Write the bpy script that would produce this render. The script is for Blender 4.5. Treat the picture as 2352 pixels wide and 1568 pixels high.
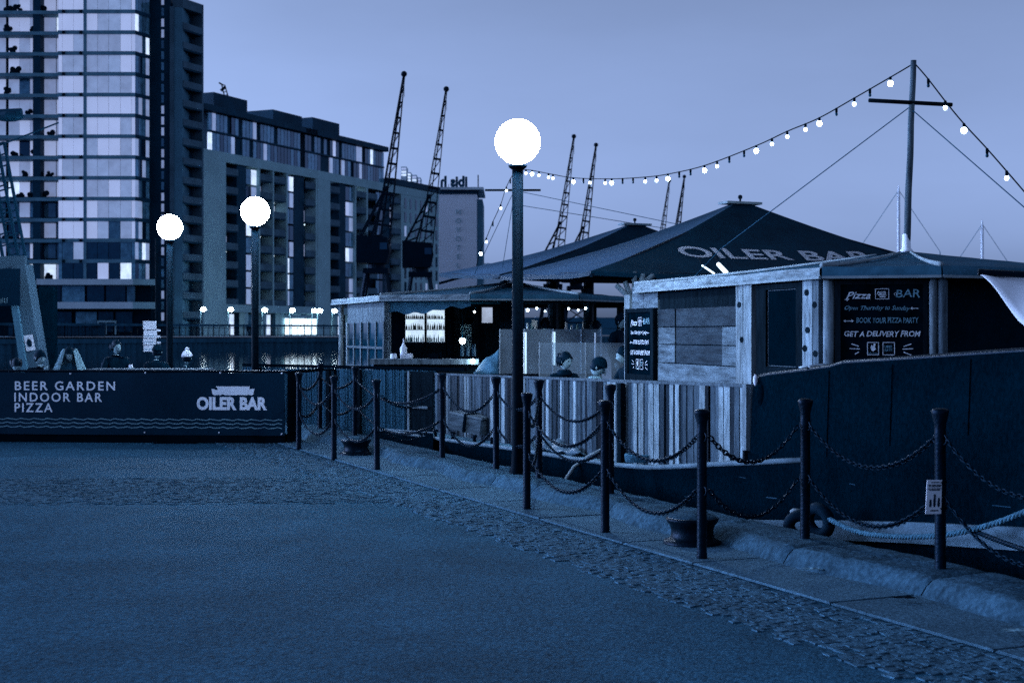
import bpy, bmesh, math, random
from mathutils import Vector, Matrix, noise
random.seed(7)
R = math.radians
S = bpy.context.scene
COL = S.collection
for ob in list(bpy.data.objects):
    bpy.data.objects.remove(ob)

# ------------------------------------------------------------------ camera
CH = 1.6                       # eye height over the coping, metres
F, CX, HY = 3266.0, 1176.0, 765.0
cam = bpy.data.cameras.new('camera')
cam.lens, cam.sensor_width, cam.sensor_fit = 50.0, 36.0, 'HORIZONTAL'
cam.shift_y = -19.0 / 2352.0
cam.clip_start, cam.clip_end = 0.1, 6000
cam.dof.use_dof = True; cam.dof.focus_distance = 14.0; cam.dof.aperture_fstop = 4.0
camo = bpy.data.objects.new('camera', cam)
camo.location = (0, 0, CH)
camo.rotation_euler = (R(90), 0, 0)
COL.objects.link(camo)
S.camera = camo

# ------------------------------------------------------------------ sky and light (dusk, glow from the left)
SUN_EL, SUN_AZ = R(9), R(-80)          # azimuth from +Y, negative = left
w = bpy.data.worlds.new('World'); S.world = w; w.use_nodes = True
nt = w.node_tree; nt.nodes.clear()
sky = nt.nodes.new('ShaderNodeTexSky'); sky.sky_type = 'NISHITA'; sky.sun_disc = False
sky.sun_elevation = SUN_EL; sky.sun_rotation = SUN_AZ; sky.air_density = 1.0; sky.dust_density = 2.0
bw = nt.nodes.new('ShaderNodeRGBToBW')
pw = nt.nodes.new('ShaderNodeMath'); pw.operation = 'POWER'; pw.inputs[1].default_value = 1.3
tintn = nt.nodes.new('ShaderNodeMixRGB'); tintn.blend_type = 'MULTIPLY'; tintn.inputs[0].default_value = 1.0
tintn.inputs[2].default_value = (0.412, 0.585, 1.05, 1)
bg = nt.nodes.new('ShaderNodeBackground'); bg.inputs[1].default_value = 0.222
out = nt.nodes.new('ShaderNodeOutputWorld')
nt.links.new(sky.outputs[0], bw.inputs[0]); nt.links.new(bw.outputs[0], pw.inputs[0])
nt.links.new(pw.outputs[0], tintn.inputs[1]); tcs = nt.nodes.new('ShaderNodeTexCoord'); mps = nt.nodes.new('ShaderNodeMapping'); mps.inputs['Scale'].default_value = (1.2, 1.2, 4.0)
nzs = nt.nodes.new('ShaderNodeTexNoise'); nzs.inputs['Scale'].default_value = 2.2; nzs.inputs['Detail'].default_value = 6; nzs.inputs['Roughness'].default_value = .55
rgs = nt.nodes.new('ShaderNodeMapRange'); rgs.inputs[1].default_value = .3; rgs.inputs[2].default_value = .7; rgs.inputs[3].default_value = .93; rgs.inputs[4].default_value = 1.07
thin = nt.nodes.new('ShaderNodeMixRGB'); thin.blend_type = 'MULTIPLY'; thin.inputs[0].default_value = 1.0      # thin, even high cloud
nt.links.new(tcs.outputs['Generated'], mps.inputs[0]); nt.links.new(mps.outputs[0], nzs.inputs['Vector']); nt.links.new(nzs.outputs['Fac'], rgs.inputs[0])
nt.links.new(tintn.outputs[0], thin.inputs[1]); nt.links.new(rgs.outputs[0], thin.inputs[2]); nt.links.new(thin.outputs[0], bg.inputs[0])
nt.links.new(bg.outputs[0], out.inputs[0])
sl = bpy.data.lights.new('sun', 'SUN'); sl.energy = 0.5; sl.angle = R(25); sl.color = (0.5, 0.72, 1.0)
so = bpy.data.objects.new('sun', sl); COL.objects.link(so)
sd = Vector((math.sin(SUN_AZ) * math.cos(SUN_EL), math.cos(SUN_AZ) * math.cos(SUN_EL), math.sin(SUN_EL)))
so.rotation_euler = sd.to_track_quat('Z', 'Y').to_euler()
S.view_settings.view_transform = 'Standard'; S.view_settings.look = 'None'
S.view_settings.exposure = 0.0; S.view_settings.gamma = 1.0; S.view_settings.use_curve_mapping = False
S.cycles.max_bounces = 6; S.cycles.use_denoising = False
S.cycles.sample_clamp_indirect = 4.0
S.cycles.caustics_reflective = False; S.cycles.caustics_refractive = False

# ------------------------------------------------------------------ layout helpers
def P(vx, vy, Y): return Vector(((vx - CX) / F * Y, Y, CH - (vy - HY) / F * Y))
def Z(vy, Y): return CH - (vy - HY) / F * Y
def X(vx, Y): return (vx - CX) / F * Y
def GR(vx, vy, z=0.0): return P(vx, vy, (CH - z) * F / (vy - HY))
def V2(v): return Vector((v[0], v[1]))
def V3(v, z=0.0): return Vector((v[0], v[1], z))
QO = Vector((-.874, 17.84)); QU = Vector((.396, -.918)).normalized(); QN = Vector((-QU.y, QU.x))
def Q(u, n, z=0.0):
    p = QO + QU * u + QN * n
    return Vector((p.x, p.y, z))
def on_line(vx, A, B):
    """parameter (metres from A towards B) where the line of sight of column vx meets the plan line A-B"""
    k = (vx - CX) / F; d = (V2(B) - V2(A)).normalized()
    return (k * A[1] - A[0]) / (d.x - k * d.y)
LOW = -0.09                    # tarmac, setts and flags lie a little below the coping

# ------------------------------------------------------------------ materials
def duo(g):
    """the photograph is toned blue: neutral tones read as navy to pale lavender blue"""
    b = min(1, g * (1.36 - .28 * g))
    return (b * min(.84, .01 + 1.45 * g), b * min(.90, .52 + 1.02 * g), b, 1)
MATS = {}
def mat(name, g, rough=.75, metal=0., var=.25, scale=4., stretch=(1, 1, 1), bump=0., bscale=None, rnd=0., emit=0., ecol=None, spec=.12, coords='pos', detail=5., coat=0., fine=None, sheen=0., nrough=.65, neutral=0.):
    if name in MATS: return MATS[name]
    m = bpy.data.materials.new(name); m.use_nodes = True
    t = m.node_tree; b = t.nodes['Principled BSDF']; L = t.links.new
    b.inputs['Roughness'].default_value = rough; b.inputs['Metallic'].default_value = metal
    b.inputs['Specular IOR Level'].default_value = spec
    b.inputs['Specular Tint'].default_value = (.2, .5, 1, 1)
    if coat: b.inputs['Coat Weight'].default_value = coat
    if sheen: b.inputs['Sheen Weight'].default_value = sheen; b.inputs['Sheen Roughness'].default_value = .2; b.inputs['Sheen Tint'].default_value = (.3, .6, 1, 1)
    if coords == 'pos':
        src = t.nodes.new('ShaderNodeNewGeometry').outputs['Position']
    else:
        src = t.nodes.new('ShaderNodeTexCoord').outputs['Object']
    mp = t.nodes.new('ShaderNodeMapping'); mp.inputs['Scale'].default_value = stretch
    L(src, mp.inputs['Vector'])
    nz = t.nodes.new('ShaderNodeTexNoise'); nz.inputs['Scale'].default_value = scale; nz.inputs['Detail'].default_value = detail
    nz.inputs['Roughness'].default_value = nrough
    L(mp.outputs[0], nz.inputs['Vector'])
    rmp = t.nodes.new('ShaderNodeMapRange'); rmp.inputs[1].default_value = .3; rmp.inputs[2].default_value = .7
    rmp.inputs[3].default_value = 1 - var; rmp.inputs[4].default_value = 1 + var
    L(nz.outputs['Fac'], rmp.inputs[0])
    mul = t.nodes.new('ShaderNodeMixRGB'); mul.blend_type = 'MULTIPLY'; mul.inputs[0].default_value = 1
    dc = duo(g); dl = (dc[0] * .6 + dc[1] * .8 + dc[2]) / 2.4
    mul.inputs[1].default_value = [c_ + (dl - c_) * neutral for c_ in dc[:3]] + [1]; L(rmp.outputs[0], mul.inputs[2])
    last = mul.outputs[0]
    if fine:
        n2 = t.nodes.new('ShaderNodeTexNoise'); n2.inputs['Scale'].default_value = fine[0]; n2.inputs['Detail'].default_value = 2; L(mp.outputs[0], n2.inputs['Vector'])
        f2 = t.nodes.new('ShaderNodeMapRange'); f2.inputs[1].default_value = .3; f2.inputs[2].default_value = .7; f2.inputs[3].default_value = 1 - fine[1]; f2.inputs[4].default_value = 1 + fine[1]
        L(n2.outputs['Fac'], f2.inputs[0]); m3 = t.nodes.new('ShaderNodeMixRGB'); m3.blend_type = 'MULTIPLY'; m3.inputs[0].default_value = 1
        L(last, m3.inputs[1]); L(f2.outputs[0], m3.inputs[2]); last = m3.outputs[0]
    if rnd:
        oi = t.nodes.new('ShaderNodeObjectInfo')
        r2 = t.nodes.new('ShaderNodeMapRange'); r2.inputs[3].default_value = 1 - rnd; r2.inputs[4].default_value = 1 + rnd
        L(oi.outputs['Random'], r2.inputs[0])
        m2 = t.nodes.new('ShaderNodeMixRGB'); m2.blend_type = 'MULTIPLY'; m2.inputs[0].default_value = 1
        L(last, m2.inputs[1]); L(r2.outputs[0], m2.inputs[2]); last = m2.outputs[0]
    L(last, b.inputs['Base Color'])
    if bump:
        nb = nz
        if bscale:
            nb = t.nodes.new('ShaderNodeTexNoise'); nb.inputs['Scale'].default_value = bscale; nb.inputs['Detail'].default_value = 4
            L(mp.outputs[0], nb.inputs['Vector'])
        bp = t.nodes.new('ShaderNodeBump'); bp.inputs['Strength'].default_value = bump; bp.inputs['Distance'].default_value = .02
        L(nb.outputs['Fac'], bp.inputs['Height']); L(bp.outputs[0], b.inputs['Normal'])
    if emit:
        ec = ecol or duo(.9)
        b.inputs['Emission Strength'].default_value = emit
        em = t.nodes.new('ShaderNodeMixRGB'); em.blend_type = 'MULTIPLY'; em.inputs[0].default_value = 1
        em.inputs[1].default_value = (ec[0], ec[1], ec[2], 1); L(rmp.outputs[0], em.inputs[2])
        L(em.outputs[0], b.inputs['Emission Color'])
    MATS[name] = m
    return m
GLOW = (.66, .87, 1.0)
def glassmat(name, g, alpha, rough=.15):
    """a clear sheet that also carries an uneven pale film and reflects"""
    m = bpy.data.materials.new(name); m.use_nodes = True; t = m.node_tree; L = t.links.new
    b = t.nodes['Principled BSDF']; b.inputs['Base Color'].default_value = duo(g); b.inputs['Roughness'].default_value = rough
    tr = t.nodes.new('ShaderNodeBsdfTransparent'); tr.inputs[0].default_value = (.86, .92, .97, 1)
    mx = t.nodes.new('ShaderNodeMixShader'); L(tr.outputs[0], mx.inputs[1]); L(b.outputs[0], mx.inputs[2])
    nz = t.nodes.new('ShaderNodeTexNoise'); nz.inputs['Scale'].default_value = 2.5
    rm = t.nodes.new('ShaderNodeMapRange'); rm.inputs[1].default_value = .3; rm.inputs[2].default_value = .7
    rm.inputs[3].default_value = alpha * .7; rm.inputs[4].default_value = alpha * 1.3
    gp = t.nodes.new('ShaderNodeNewGeometry'); L(gp.outputs['Position'], nz.inputs['Vector'])
    L(nz.outputs['Fac'], rm.inputs[0]); L(rm.outputs[0], mx.inputs[0])
    L(mx.outputs[0], t.nodes['Material Output'].inputs['Surface'])
    MATS[name] = m
    return m

M_tar = mat('tarmac', .097, .78, var=.36, scale=.8, bump=.5, bscale=45, detail=12, fine=(24, .42), spec=.04, nrough=.78)
M_sett = mat('setts', .12, .85, neutral=.15, spec=.05, var=.5, scale=6, bump=.6, bscale=30, fine=(28, .4), nrough=.75)
M_flag = mat('flagstone', .13, .8, neutral=.2, spec=.05, var=.25, scale=2.2, bump=.35, bscale=40, rnd=.1, fine=(26, .30), nrough=.75)
M_cope = mat('coping_stone', .088, .9, neutral=.22, spec=.05, var=.4, scale=3.5, bump=.6, bscale=22, fine=(24, .35), nrough=.75)
M_joint = mat('joint_dirt', .05, .95)
M_iron = mat('black_iron', .006, .42, var=.5, scale=14, bump=.2, bscale=60, spec=.12)
M_chain = mat('chain_iron', .011, .5, var=.5, scale=20, spec=.12)
M_pole = mat('lamp_pole_paint', .005, .6, var=.3, scale=6, spec=.03)
M_globe = mat('lamp_globe', .25, .3, var=.01, emit=200.0, ecol=(.55, .73, 1))
M_hull = mat('hull_black', .007, .7, var=.3, scale=2.2, stretch=(1, 1, .6), bump=.25, bscale=3.5, spec=0., fine=(40, .3))
M_wale = mat('hull_stripe', .14, .7, neutral=.35, var=.4, scale=3.5, bump=.3, bscale=14)
M_deck = mat('deck_plate', .22, .7, var=.4, scale=4, bump=.2)
M_gun = mat('gunwale', .17, .6, neutral=.4, var=.4, scale=6)
M_felt = mat('roof_felt', .065, .8, var=.35, scale=3, stretch=(1, 1, 3), bump=.35, bscale=7)
M_flash = mat('roof_flashing', 0.24, neutral=.55, rough=.7, var=.3, scale=5, bump=.3)
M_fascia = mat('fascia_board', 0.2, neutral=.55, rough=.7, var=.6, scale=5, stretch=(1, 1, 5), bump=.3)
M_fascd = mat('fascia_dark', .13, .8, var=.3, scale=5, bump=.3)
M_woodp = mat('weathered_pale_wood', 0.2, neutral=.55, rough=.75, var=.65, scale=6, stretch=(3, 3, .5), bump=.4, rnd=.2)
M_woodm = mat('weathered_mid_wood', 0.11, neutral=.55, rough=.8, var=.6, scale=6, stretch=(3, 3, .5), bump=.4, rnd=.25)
M_woodh = mat('hatch_board', 0.12, neutral=.55, rough=.8, var=.65, scale=5, stretch=(.6, .6, 4), bump=.4, rnd=.15)
M_woodh2 = mat('hatch_board_dark', 0.036, neutral=.55, rough=.8, var=.6, scale=5, stretch=(.6, .6, 4), bump=.4, rnd=.15)
M_woodd = mat('dark_wood', .013, .85, spec=0., neutral=.4, var=.4, scale=6, stretch=(3, 3, .5), bump=.3, rnd=.2)
PLANKS = [mat('plank_tone_%d' % i, g, .8, neutral=.5, var=.6, scale=7, stretch=(2, 2, .45), bump=.6, rnd=.3, nrough=.75)
          for i, g in enumerate((.25, .095, .035, .006))]
M_reed = mat('reed', .13, .9, var=.6, scale=18, stretch=(6, 6, .15), bump=.3)
M_black = mat('matt_black', .006, .8, spec=0.)
M_navy = mat('navy_vinyl', .020, .45, var=.25, scale=1.6, bump=.25, bscale=2.5, spec=.25)
M_print = mat('white_print', .92, .7, var=.08)
M_printd = mat('faded_print', .3, .7, var=.25, scale=8)
M_chalkb = mat('chalkboard', .006, .8, var=.6, scale=5, spec=0.)
M_chalk = mat('chalk', .55, .9, var=.4, scale=25)
M_chalk2 = mat('chalk_thin', .26, .9, var=.4, scale=25)
M_canL = mat('canopy_canvas', .022, .62, var=.35, scale=2.0, stretch=(1, 1, 2), bump=.35, bscale=3, spec=.15, sheen=.30)
M_canpr = mat('canopy_print', .66, .8, var=.15)
M_glass = glassmat('screen_glass', .5, .24)
M_metal = mat('pale_metal', .5, .35, metal=.6, var=.2)
M_sheet = mat('white_sheet', .72, .75, var=.12, scale=3, bump=.2, bscale=4)
M_tarp = mat('crumpled_tarp', .13, .35, neutral=.4, var=.3, scale=6, bump=.9, bscale=9)
M_rope = mat('rope', .17, .9, var=.5, scale=30, bump=.6, bscale=80)
M_tyre = mat('tyre', .015, .7)
M_bulb = mat('bulb_lit', .9, .3, var=.02, emit=40.0, ecol=GLOW)
M_bulb2 = mat('bulb_dim', .9, .3, var=.02, emit=15.0, ecol=GLOW)
M_bulboff = mat('bulb_off', .05, .2)
M_lit = mat('lit_panel', .8, .4, var=.15, scale=3, emit=2.2, ecol=GLOW)
M_fridge = mat('fridge_glow', .6, .4, var=.25, scale=3, emit=.95, ecol=(.62, .80, 1))
M_litsoft = mat('lit_soft', .7, .4, var=.3, scale=2, emit=.55, ecol=(.62, .74, 1))
M_concL = mat('pale_concrete', .36, .8, var=.15, scale=.25)
M_concM = mat('mid_concrete', .19, .8, var=.2, scale=.25)
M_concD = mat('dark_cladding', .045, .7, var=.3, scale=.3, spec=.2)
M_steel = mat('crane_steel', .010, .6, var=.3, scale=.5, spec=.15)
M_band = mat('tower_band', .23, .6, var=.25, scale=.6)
M_podium = mat('podium_band', .50, .7, var=.12, scale=.5)
M_wing = mat('wing_parapet', .13, .8, neutral=.3, var=.3, scale=.4, spec=.2)
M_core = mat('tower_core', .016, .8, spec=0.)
PANE = [mat('pane_blind_glow_pale', .62, .15, var=.06, scale=.2, rnd=.12, spec=.6, emit=.50, ecol=(.52, .62, 1)),  # both blind tones glow: reflected sky and room light put into the colour
        mat('pane_blind_glow_mid', .40, .12, var=.15, scale=.6, rnd=.25, spec=.6, emit=.34, ecol=(.46, .57, 1)),
        mat('pane_dim', .20, .08, var=.5, scale=1.2, rnd=.4, spec=.7),
        mat('pane_dark', .03, .05, var=.5, scale=1.2, rnd=.4, spec=.6),
        mat('pane_lit', .7, .3, var=.25, scale=1.0, rnd=.2, emit=.95, ecol=(.62, .76, 1))]
M_water = mat('water', .02, .06, var=.2, scale=.4, bump=.16, bscale=3.5, spec=.6, stretch=(1, 1, 1))
M_land = mat('far_paving', .14, .9, var=.2, scale=.2)
M_pile = mat('sheet_piling', .10, .85, var=.4, scale=.9, stretch=(1, 1, .15), bump=.2)
M_skin = mat('skin', .40, .6, var=.08, scale=8)
M_hair = mat('dark_hair', .015, .6)
M_coat = mat('black_coat', .018, .85, var=.3, scale=9, bump=.3)
M_coat2 = mat('grey_coat', .11, .85, var=.3, scale=9, bump=.3)
M_fur = mat('pale_fur', .34, .95, var=.6, scale=26, bump=.9, bscale=40)
M_white = mat('white_item', .75, .5, var=.08)
M_trou = mat('dark_trousers', .03, .85)
M_hotel = mat('hotel_wall', .66, .85, var=.08, scale=.1)
M_far = mat('distant_wall', .5, .85, var=.12, scale=.1)
M_farroof = mat('distant_dark', .10, .85, var=.3, scale=.05)

# ------------------------------------------------------------------ mesh builder
ORG = {}
def root_origin(o):
    while o is not None:
        if o.name in ORG: return ORG[o.name]
        o = o.parent
    return Vector((0, 0, 0))
class MB:
    def __init__(s): s.v, s.f, s.mi, s.cur = [], [], [], 0
    def add(s, vs, fs):
        k = len(s.v); s.v += [Vector(v) for v in vs]; s.f += [tuple(i + k for i in f) for f in fs]; s.mi += [s.cur] * len(fs)
        return s
    def obox(s, o, ex, ey, x0, x1, y0, y1, z0, z1):
        o = Vector(o); ex = Vector((ex[0], ex[1], 0)); ey = Vector((ey[0], ey[1], 0)); ez = Vector((0, 0, 1))
        vs = [o + ex * a + ey * b + ez * c for c in (z0, z1) for a, b in ((x0, y0), (x1, y0), (x1, y1), (x0, y1))]
        return s.add(vs, [(3, 2, 1, 0), (4, 5, 6, 7), (0, 1, 5, 4), (1, 2, 6, 5), (2, 3, 7, 6), (3, 0, 4, 7)])
    def box(s, c, size):
        return s.obox(c, (1, 0), (0, 1), -size[0] / 2, size[0] / 2, -size[1] / 2, size[1] / 2, -size[2] / 2, size[2] / 2)
    def beam(s, a, b, w, h=None, up=Vector((0, 0, 1))):
        a, b = Vector(a), Vector(b); h = h or w; d = (b - a).normalized()
        if abs(d.dot(up)) > .99: up = Vector((0, 1, 0))
        x = d.cross(up).normalized() * w / 2; y = x.cross(d).normalized() * h / 2
        vs = [p + q for p in (a, b) for q in (-x - y, x - y, x + y, -x + y)]
        return s.add(vs, [(3, 2, 1, 0), (4, 5, 6, 7), (0, 1, 5, 4), (1, 2, 6, 5), (2, 3, 7, 6), (3, 0, 4, 7)])
    def tube(s, pts, r, n=8, caps=True):
        pts = [Vector(p) for p in pts]; m = len(pts); rs = r if isinstance(r, (list, tuple)) else [r] * m
        vs = []; prev = None
        for i, p in enumerate(pts):
            d = (pts[min(i + 1, m - 1)] - pts[max(i - 1, 0)])
            d = d.normalized() if d.length > 1e-9 else Vector((0, 0, 1))
            if prev is None:
                up = Vector((0, 0, 1)) if abs(d.z) < .95 else Vector((1, 0, 0))
                x = d.cross(up).normalized()
            else:
                x = (prev - d * prev.dot(d)).normalized()
            prev = x; y = d.cross(x)
            vs += [p + (x * math.cos(2 * math.pi * j / n) + y * math.sin(2 * math.pi * j / n)) * rs[i] for j in range(n)]
        fs = [(i * n + j, i * n + (j + 1) % n, (i + 1) * n + (j + 1) % n, (i + 1) * n + j) for i in range(m - 1) for j in range(n)]
        if caps: fs += [tuple(range(n - 1, -1, -1)), tuple(range((m - 1) * n, m * n))]
        return s.add(vs, fs)
    def lathe(s, prof, c=(0, 0, 0), n=16, sx=1., sy=1.):
        c = Vector(c); vs = []
        for r, z in prof:
            vs += [c + Vector((r * math.cos(2 * math.pi * j / n) * sx, r * math.sin(2 * math.pi * j / n) * sy, z)) for j in range(n)]
        m = len(prof)
        fs = [(i * n + j, i * n + (j + 1) % n, (i + 1) * n + (j + 1) % n, (i + 1) * n + j) for i in range(m - 1) for j in range(n)]
        fs += [tuple(range(n - 1, -1, -1)), tuple(range((m - 1) * n, m * n))]
        return s.add(vs, fs)
    def ball(s, c, r, n=12, m=8, sc=(1, 1, 1)):
        c = Vector(c); prof = []
        vs = [c + Vector((0, 0, -r * sc[2]))]
        for i in range(1, m):
            a = -math.pi / 2 + math.pi * i / m
            vs += [c + Vector((r * math.cos(a) * math.cos(2 * math.pi * j / n) * sc[0], r * math.cos(a) * math.sin(2 * math.pi * j / n) * sc[1], r * math.sin(a) * sc[2])) for j in range(n)]
        vs.append(c + Vector((0, 0, r * sc[2])))
        fs = [(0, 1 + (j + 1) % n, 1 + j) for j in range(n)]
        for i in range(m - 2):
            fs += [(1 + i * n + j, 1 + i * n + (j + 1) % n, 1 + (i + 1) * n + (j + 1) % n, 1 + (i + 1) * n + j) for j in range(n)]
        k = 1 + (m - 2) * n; top = len(vs) - 1
        fs += [(k + j, k + (j + 1) % n, top) for j in range(n)]
        return s.add(vs, fs)
    def plate(s, pts, off):
        """polygon pts given a thickness vector off"""
        pts = [Vector(p) for p in pts]; off = Vector(off); n = len(pts)
        vs = pts + [p + off for p in pts]
        return s.add(vs, [tuple(range(n - 1, -1, -1)), tuple(range(n, 2 * n))] + [(i, (i + 1) % n, n + (i + 1) % n, n + i) for i in range(n)])
    def grid(s, fn, nu, nv):
        vs = [fn(i / nu, j / nv) for i in range(nu + 1) for j in range(nv + 1)]
        return s.add(vs, [(i * (nv + 1) + j, (i + 1) * (nv + 1) + j, (i + 1) * (nv + 1) + j + 1, i * (nv + 1) + j + 1) for i in range(nu) for j in range(nv)])
    def mesh(s, name, mats, o=Vector((0, 0, 0)), smooth=False, fix=True):
        me = bpy.data.meshes.new(name)
        me.from_pydata([v - o for v in s.v], [], s.f)
        for m in (mats if isinstance(mats, (list, tuple)) else [mats]): me.materials.append(m)
        me.polygons.foreach_set('material_index', s.mi)
        if smooth: me.polygons.foreach_set('use_smooth', [True] * len(me.polygons))
        if fix:
            bm = bmesh.new(); bm.from_mesh(me); bmesh.ops.recalc_face_normals(bm, faces=bm.faces); bm.to_mesh(me); bm.free()
        me.update()
        return me
    def build(s, name, mats, parent=None, smooth=False, fix=True):
        o = root_origin(parent)
        return link(name, s.mesh(name, mats, o, smooth, fix), parent)
def link(name, me, parent=None):
    ob = bpy.data.objects.new(name, me); COL.objects.link(ob)
    if parent: ob.parent = parent
    return ob
def thing(name, label, cat, loc=(0, 0, 0), group=None):
    o = bpy.data.objects.new(name, None); COL.objects.link(o); o.location = loc; o.empty_display_size = .2
    o['label'] = label; o['category'] = cat
    if group: o['group'] = group
    ORG[o.name] = Vector(loc)
    return o
def tag(o, label, cat, group=None):
    o['label'] = label; o['category'] = cat
    if group: o['group'] = group
    return o
def struct(o, label=None):
    o['kind'] = 'structure'
    if label: o['label'] = label
    return o
CUBES = {}
def cube(m):
    if m.name not in CUBES:
        CUBES[m.name] = MB().box((0, 0, 0), (1, 1, 1)).mesh('block_' + m.name, m)
    return CUBES[m.name]
def pc(name, m, parent, o, ex, x0, x1, y0, y1, z0, z1):
    """one box-shaped piece, sharing mesh data; local frame o / ex / left-hand normal"""
    ob = link(name, cube(m), parent); e = V2(ex).normalized(); nrm = Vector((-e.y, e.x))
    c = V2(o) + e * ((x0 + x1) / 2) + nrm * ((y0 + y1) / 2)
    ob.location = V3(c, (z0 + z1) / 2 + (o[2] if len(o) > 2 else 0)) - root_origin(parent)
    ob.rotation_euler = (0, 0, math.atan2(e.y, e.x)); ob.scale = (abs(x1 - x0), abs(y1 - y0), abs(z1 - z0))
    return ob
def copy_tree(o, parent=None):
    c = o.copy(); COL.objects.link(c); c.parent = parent
    for ch in [x for x in o.children]: copy_tree(ch, c)
    return c
def text_mb(mb, s, size, o, ex, up, nrm, bold=0., shear=0., space=1., align='LEFT', thick=.004, width=None):
    cu = bpy.data.curves.new('txt', 'FONT'); cu.body = s; cu.size = 1.0; cu.offset = bold; cu.shear = shear
    cu.space_character = space; cu.align_x = align; cu.resolution_u = 3; cu.extrude = thick / size / 2
    ob = bpy.data.objects.new('txt', cu); COL.objects.link(ob)
    dg = bpy.context.evaluated_depsgraph_get(); dg.update()
    me = bpy.data.meshes.new_from_object(ob.evaluated_get(dg))
    kx = 1.
    if width:
        xs = [v.co.x for v in me.vertices]; kx = width / ((max(xs) - min(xs)) * size)
    o, ex, up, nrm = Vector(o), Vector(ex), Vector(up), Vector(nrm)
    mb.add([o + ex * (v.co.x * size * kx) + up * (v.co.y * size) + nrm * (v.co.z * size) for v in me.vertices], [tuple(p.vertices) for p in me.polygons])
    bpy.data.objects.remove(ob); bpy.data.curves.remove(cu); bpy.data.meshes.remove(me)
    return mb
def stroke(mb, pts, w, o, ex, up, nrm, th=.004):
    """flat painted line through 2-D points on a board"""
    o, ex, up, nrm = Vector(o), Vector(ex), Vector(up), Vector(nrm)
    for a, b in zip(pts[:-1], pts[1:]):
        d = Vector((b[0] - a[0], b[1] - a[1])).normalized(); q = Vector((-d.y, d.x)) * w / 2
        a2, b2 = V2(a) - d * w * .3, V2(b) + d * w * .3
        mb.plate([o + ex * p.x + up * p.y for p in (a2 - q, b2 - q, b2 + q, a2 + q)], nrm * th)
    return mb
def blob(mb, pts, o, ex, up, nrm, th=.004):
    o, ex, up, nrm = Vector(o), Vector(ex), Vector(up), Vector(nrm)
    return mb.plate([o + ex * p[0] + up * p[1] for p in pts], nrm * th)
UPZ = Vector((0, 0, 1))

# ================================================================== THE SETTING
# quay surfaces (all in the quay frame: u along the edge towards the camera, n towards the water)
U0, U1 = -38.0, 26.0
mb = MB()
mb.add([Q(U0, -60, LOW), Q(U1, -60, LOW), Q(U1, -.9, LOW), Q(U0, -.9, LOW)], [(0, 1, 2, 3)])
struct(mb.build('quay_tarmac', M_tar), 'worn blue grey tarmac of the quay')
# flagstones beside the coping, one by one, with open joints
bed = MB().add([Q(U0, -.95, LOW + .004), Q(U1, -.95, LOW + .004), Q(U1, -.02, LOW + .004), Q(U0, -.02, LOW + .004)], [(0, 1, 2, 3)])
bed = struct(bed.build('flagstone_path', M_joint), 'narrow path of pale flagstones along the coping')
rf = random.Random(3); u = -20.0
while u < 12:
    L_ = rf.uniform(1.0, 1.7)
    m_ = MB(); z = LOW + .018 + rf.uniform(-.003, .003)
    a, b, c, d = Q(u + .008, -.94), Q(u + L_ - .008, -.94), Q(u + L_ - .008, -.06), Q(u + .008, -.06)
    ins = .012
    m_.plate([V3(p, LOW - .02) for p in (a, b, c, d)], (0, 0, z - LOW + .02 - .006))
    ce = (a + b + c + d) / 4
    m_.plate([V3(p + (ce - p).normalized() * ins, z - .006) for p in (a, b, c, d)], (0, 0, .006))
    m_.build('flagstone', M_flag, bed)
    u += L_
# setts: too small to pick apart in the picture, but real stones
rs = random.Random(5); mb = MB()
def sett(mb, c, ex, ey, lx, ly, h):
    pts = []; a_ = rs.uniform(-.16, .16); ex, ey = ex * math.cos(a_) + ey * math.sin(a_), ey * math.cos(a_) - ex * math.sin(a_); jx = Vector((rs.uniform(-.008, .008), rs.uniform(-.008, .008), 0))
    for sx, sy, k, zz in ((-1, -1, 1, -.03), (1, -1, 1, -.03), (1, 1, 1, -.03), (-1, 1, 1, -.03), (-1, -1, .95, h), (1, -1, .95, h), (1, 1, .95, h), (-1, 1, .95, h)):
        p = Vector(c) + jx + ex * (sx * lx * k / 2) + ey * (sy * ly * k / 2); pts.append(Vector((p.x, p.y, c[2] + zz + (rs.uniform(-.004, .004) if zz > 0 else 0))))
    mb.add(pts, [(4, 5, 6, 7), (0, 1, 5, 4), (1, 2, 6, 5), (2, 3, 7, 6), (3, 0, 4, 7)])
eu, en = V3(QU), V3(QN)
row = 0; n = -1.80
while n < -.99:
    u = -14 + rs.uniform(0, .1)
    while u < 12.5:
        lx = rs.uniform(.055, .10)
        ed = min(n + 1.80, 9) / .12
        if rs.random() > .04 + .5 * max(0, 1 - ed): sett(mb, V3(Q(u + lx / 2, n + .027), LOW + .004), eu, en, lx - .003, .053, rs.uniform(.001, .005))
        u += lx
    n += .055
# the strip of setts that crosses the quay
y = 14.0
while y < 16.6:
    xr = (QO.x + (-1.85 - (y - QO.y) * QN.y) / QN.x) if False else None
    # right end where n = -1.85
    xe = (-1.85 + QO.dot(QN) - y * QN.y) / QN.x
    x = -9.5 + rs.uniform(0, .1)
    while x < xe:
        lx = rs.uniform(.055, .10)
        ed = min(y - 14.0, 16.6 - y) / .35
        if rs.random() > .05 + .8 * max(0, 1 - ed): sett(mb, Vector((x + lx / 2, y + .027, LOW + .004)), Vector((1, 0, 0)), Vector((0, 1, 0)), lx - .003, .053, rs.uniform(.0005, .004))
        x += lx
    y += .055
o = mb.build('granite_setts', M_sett, None, fix=False); o['kind'] = 'stuff'; o['label'] = 'worn granite setts in a rough strip beside the flagstones'
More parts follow.
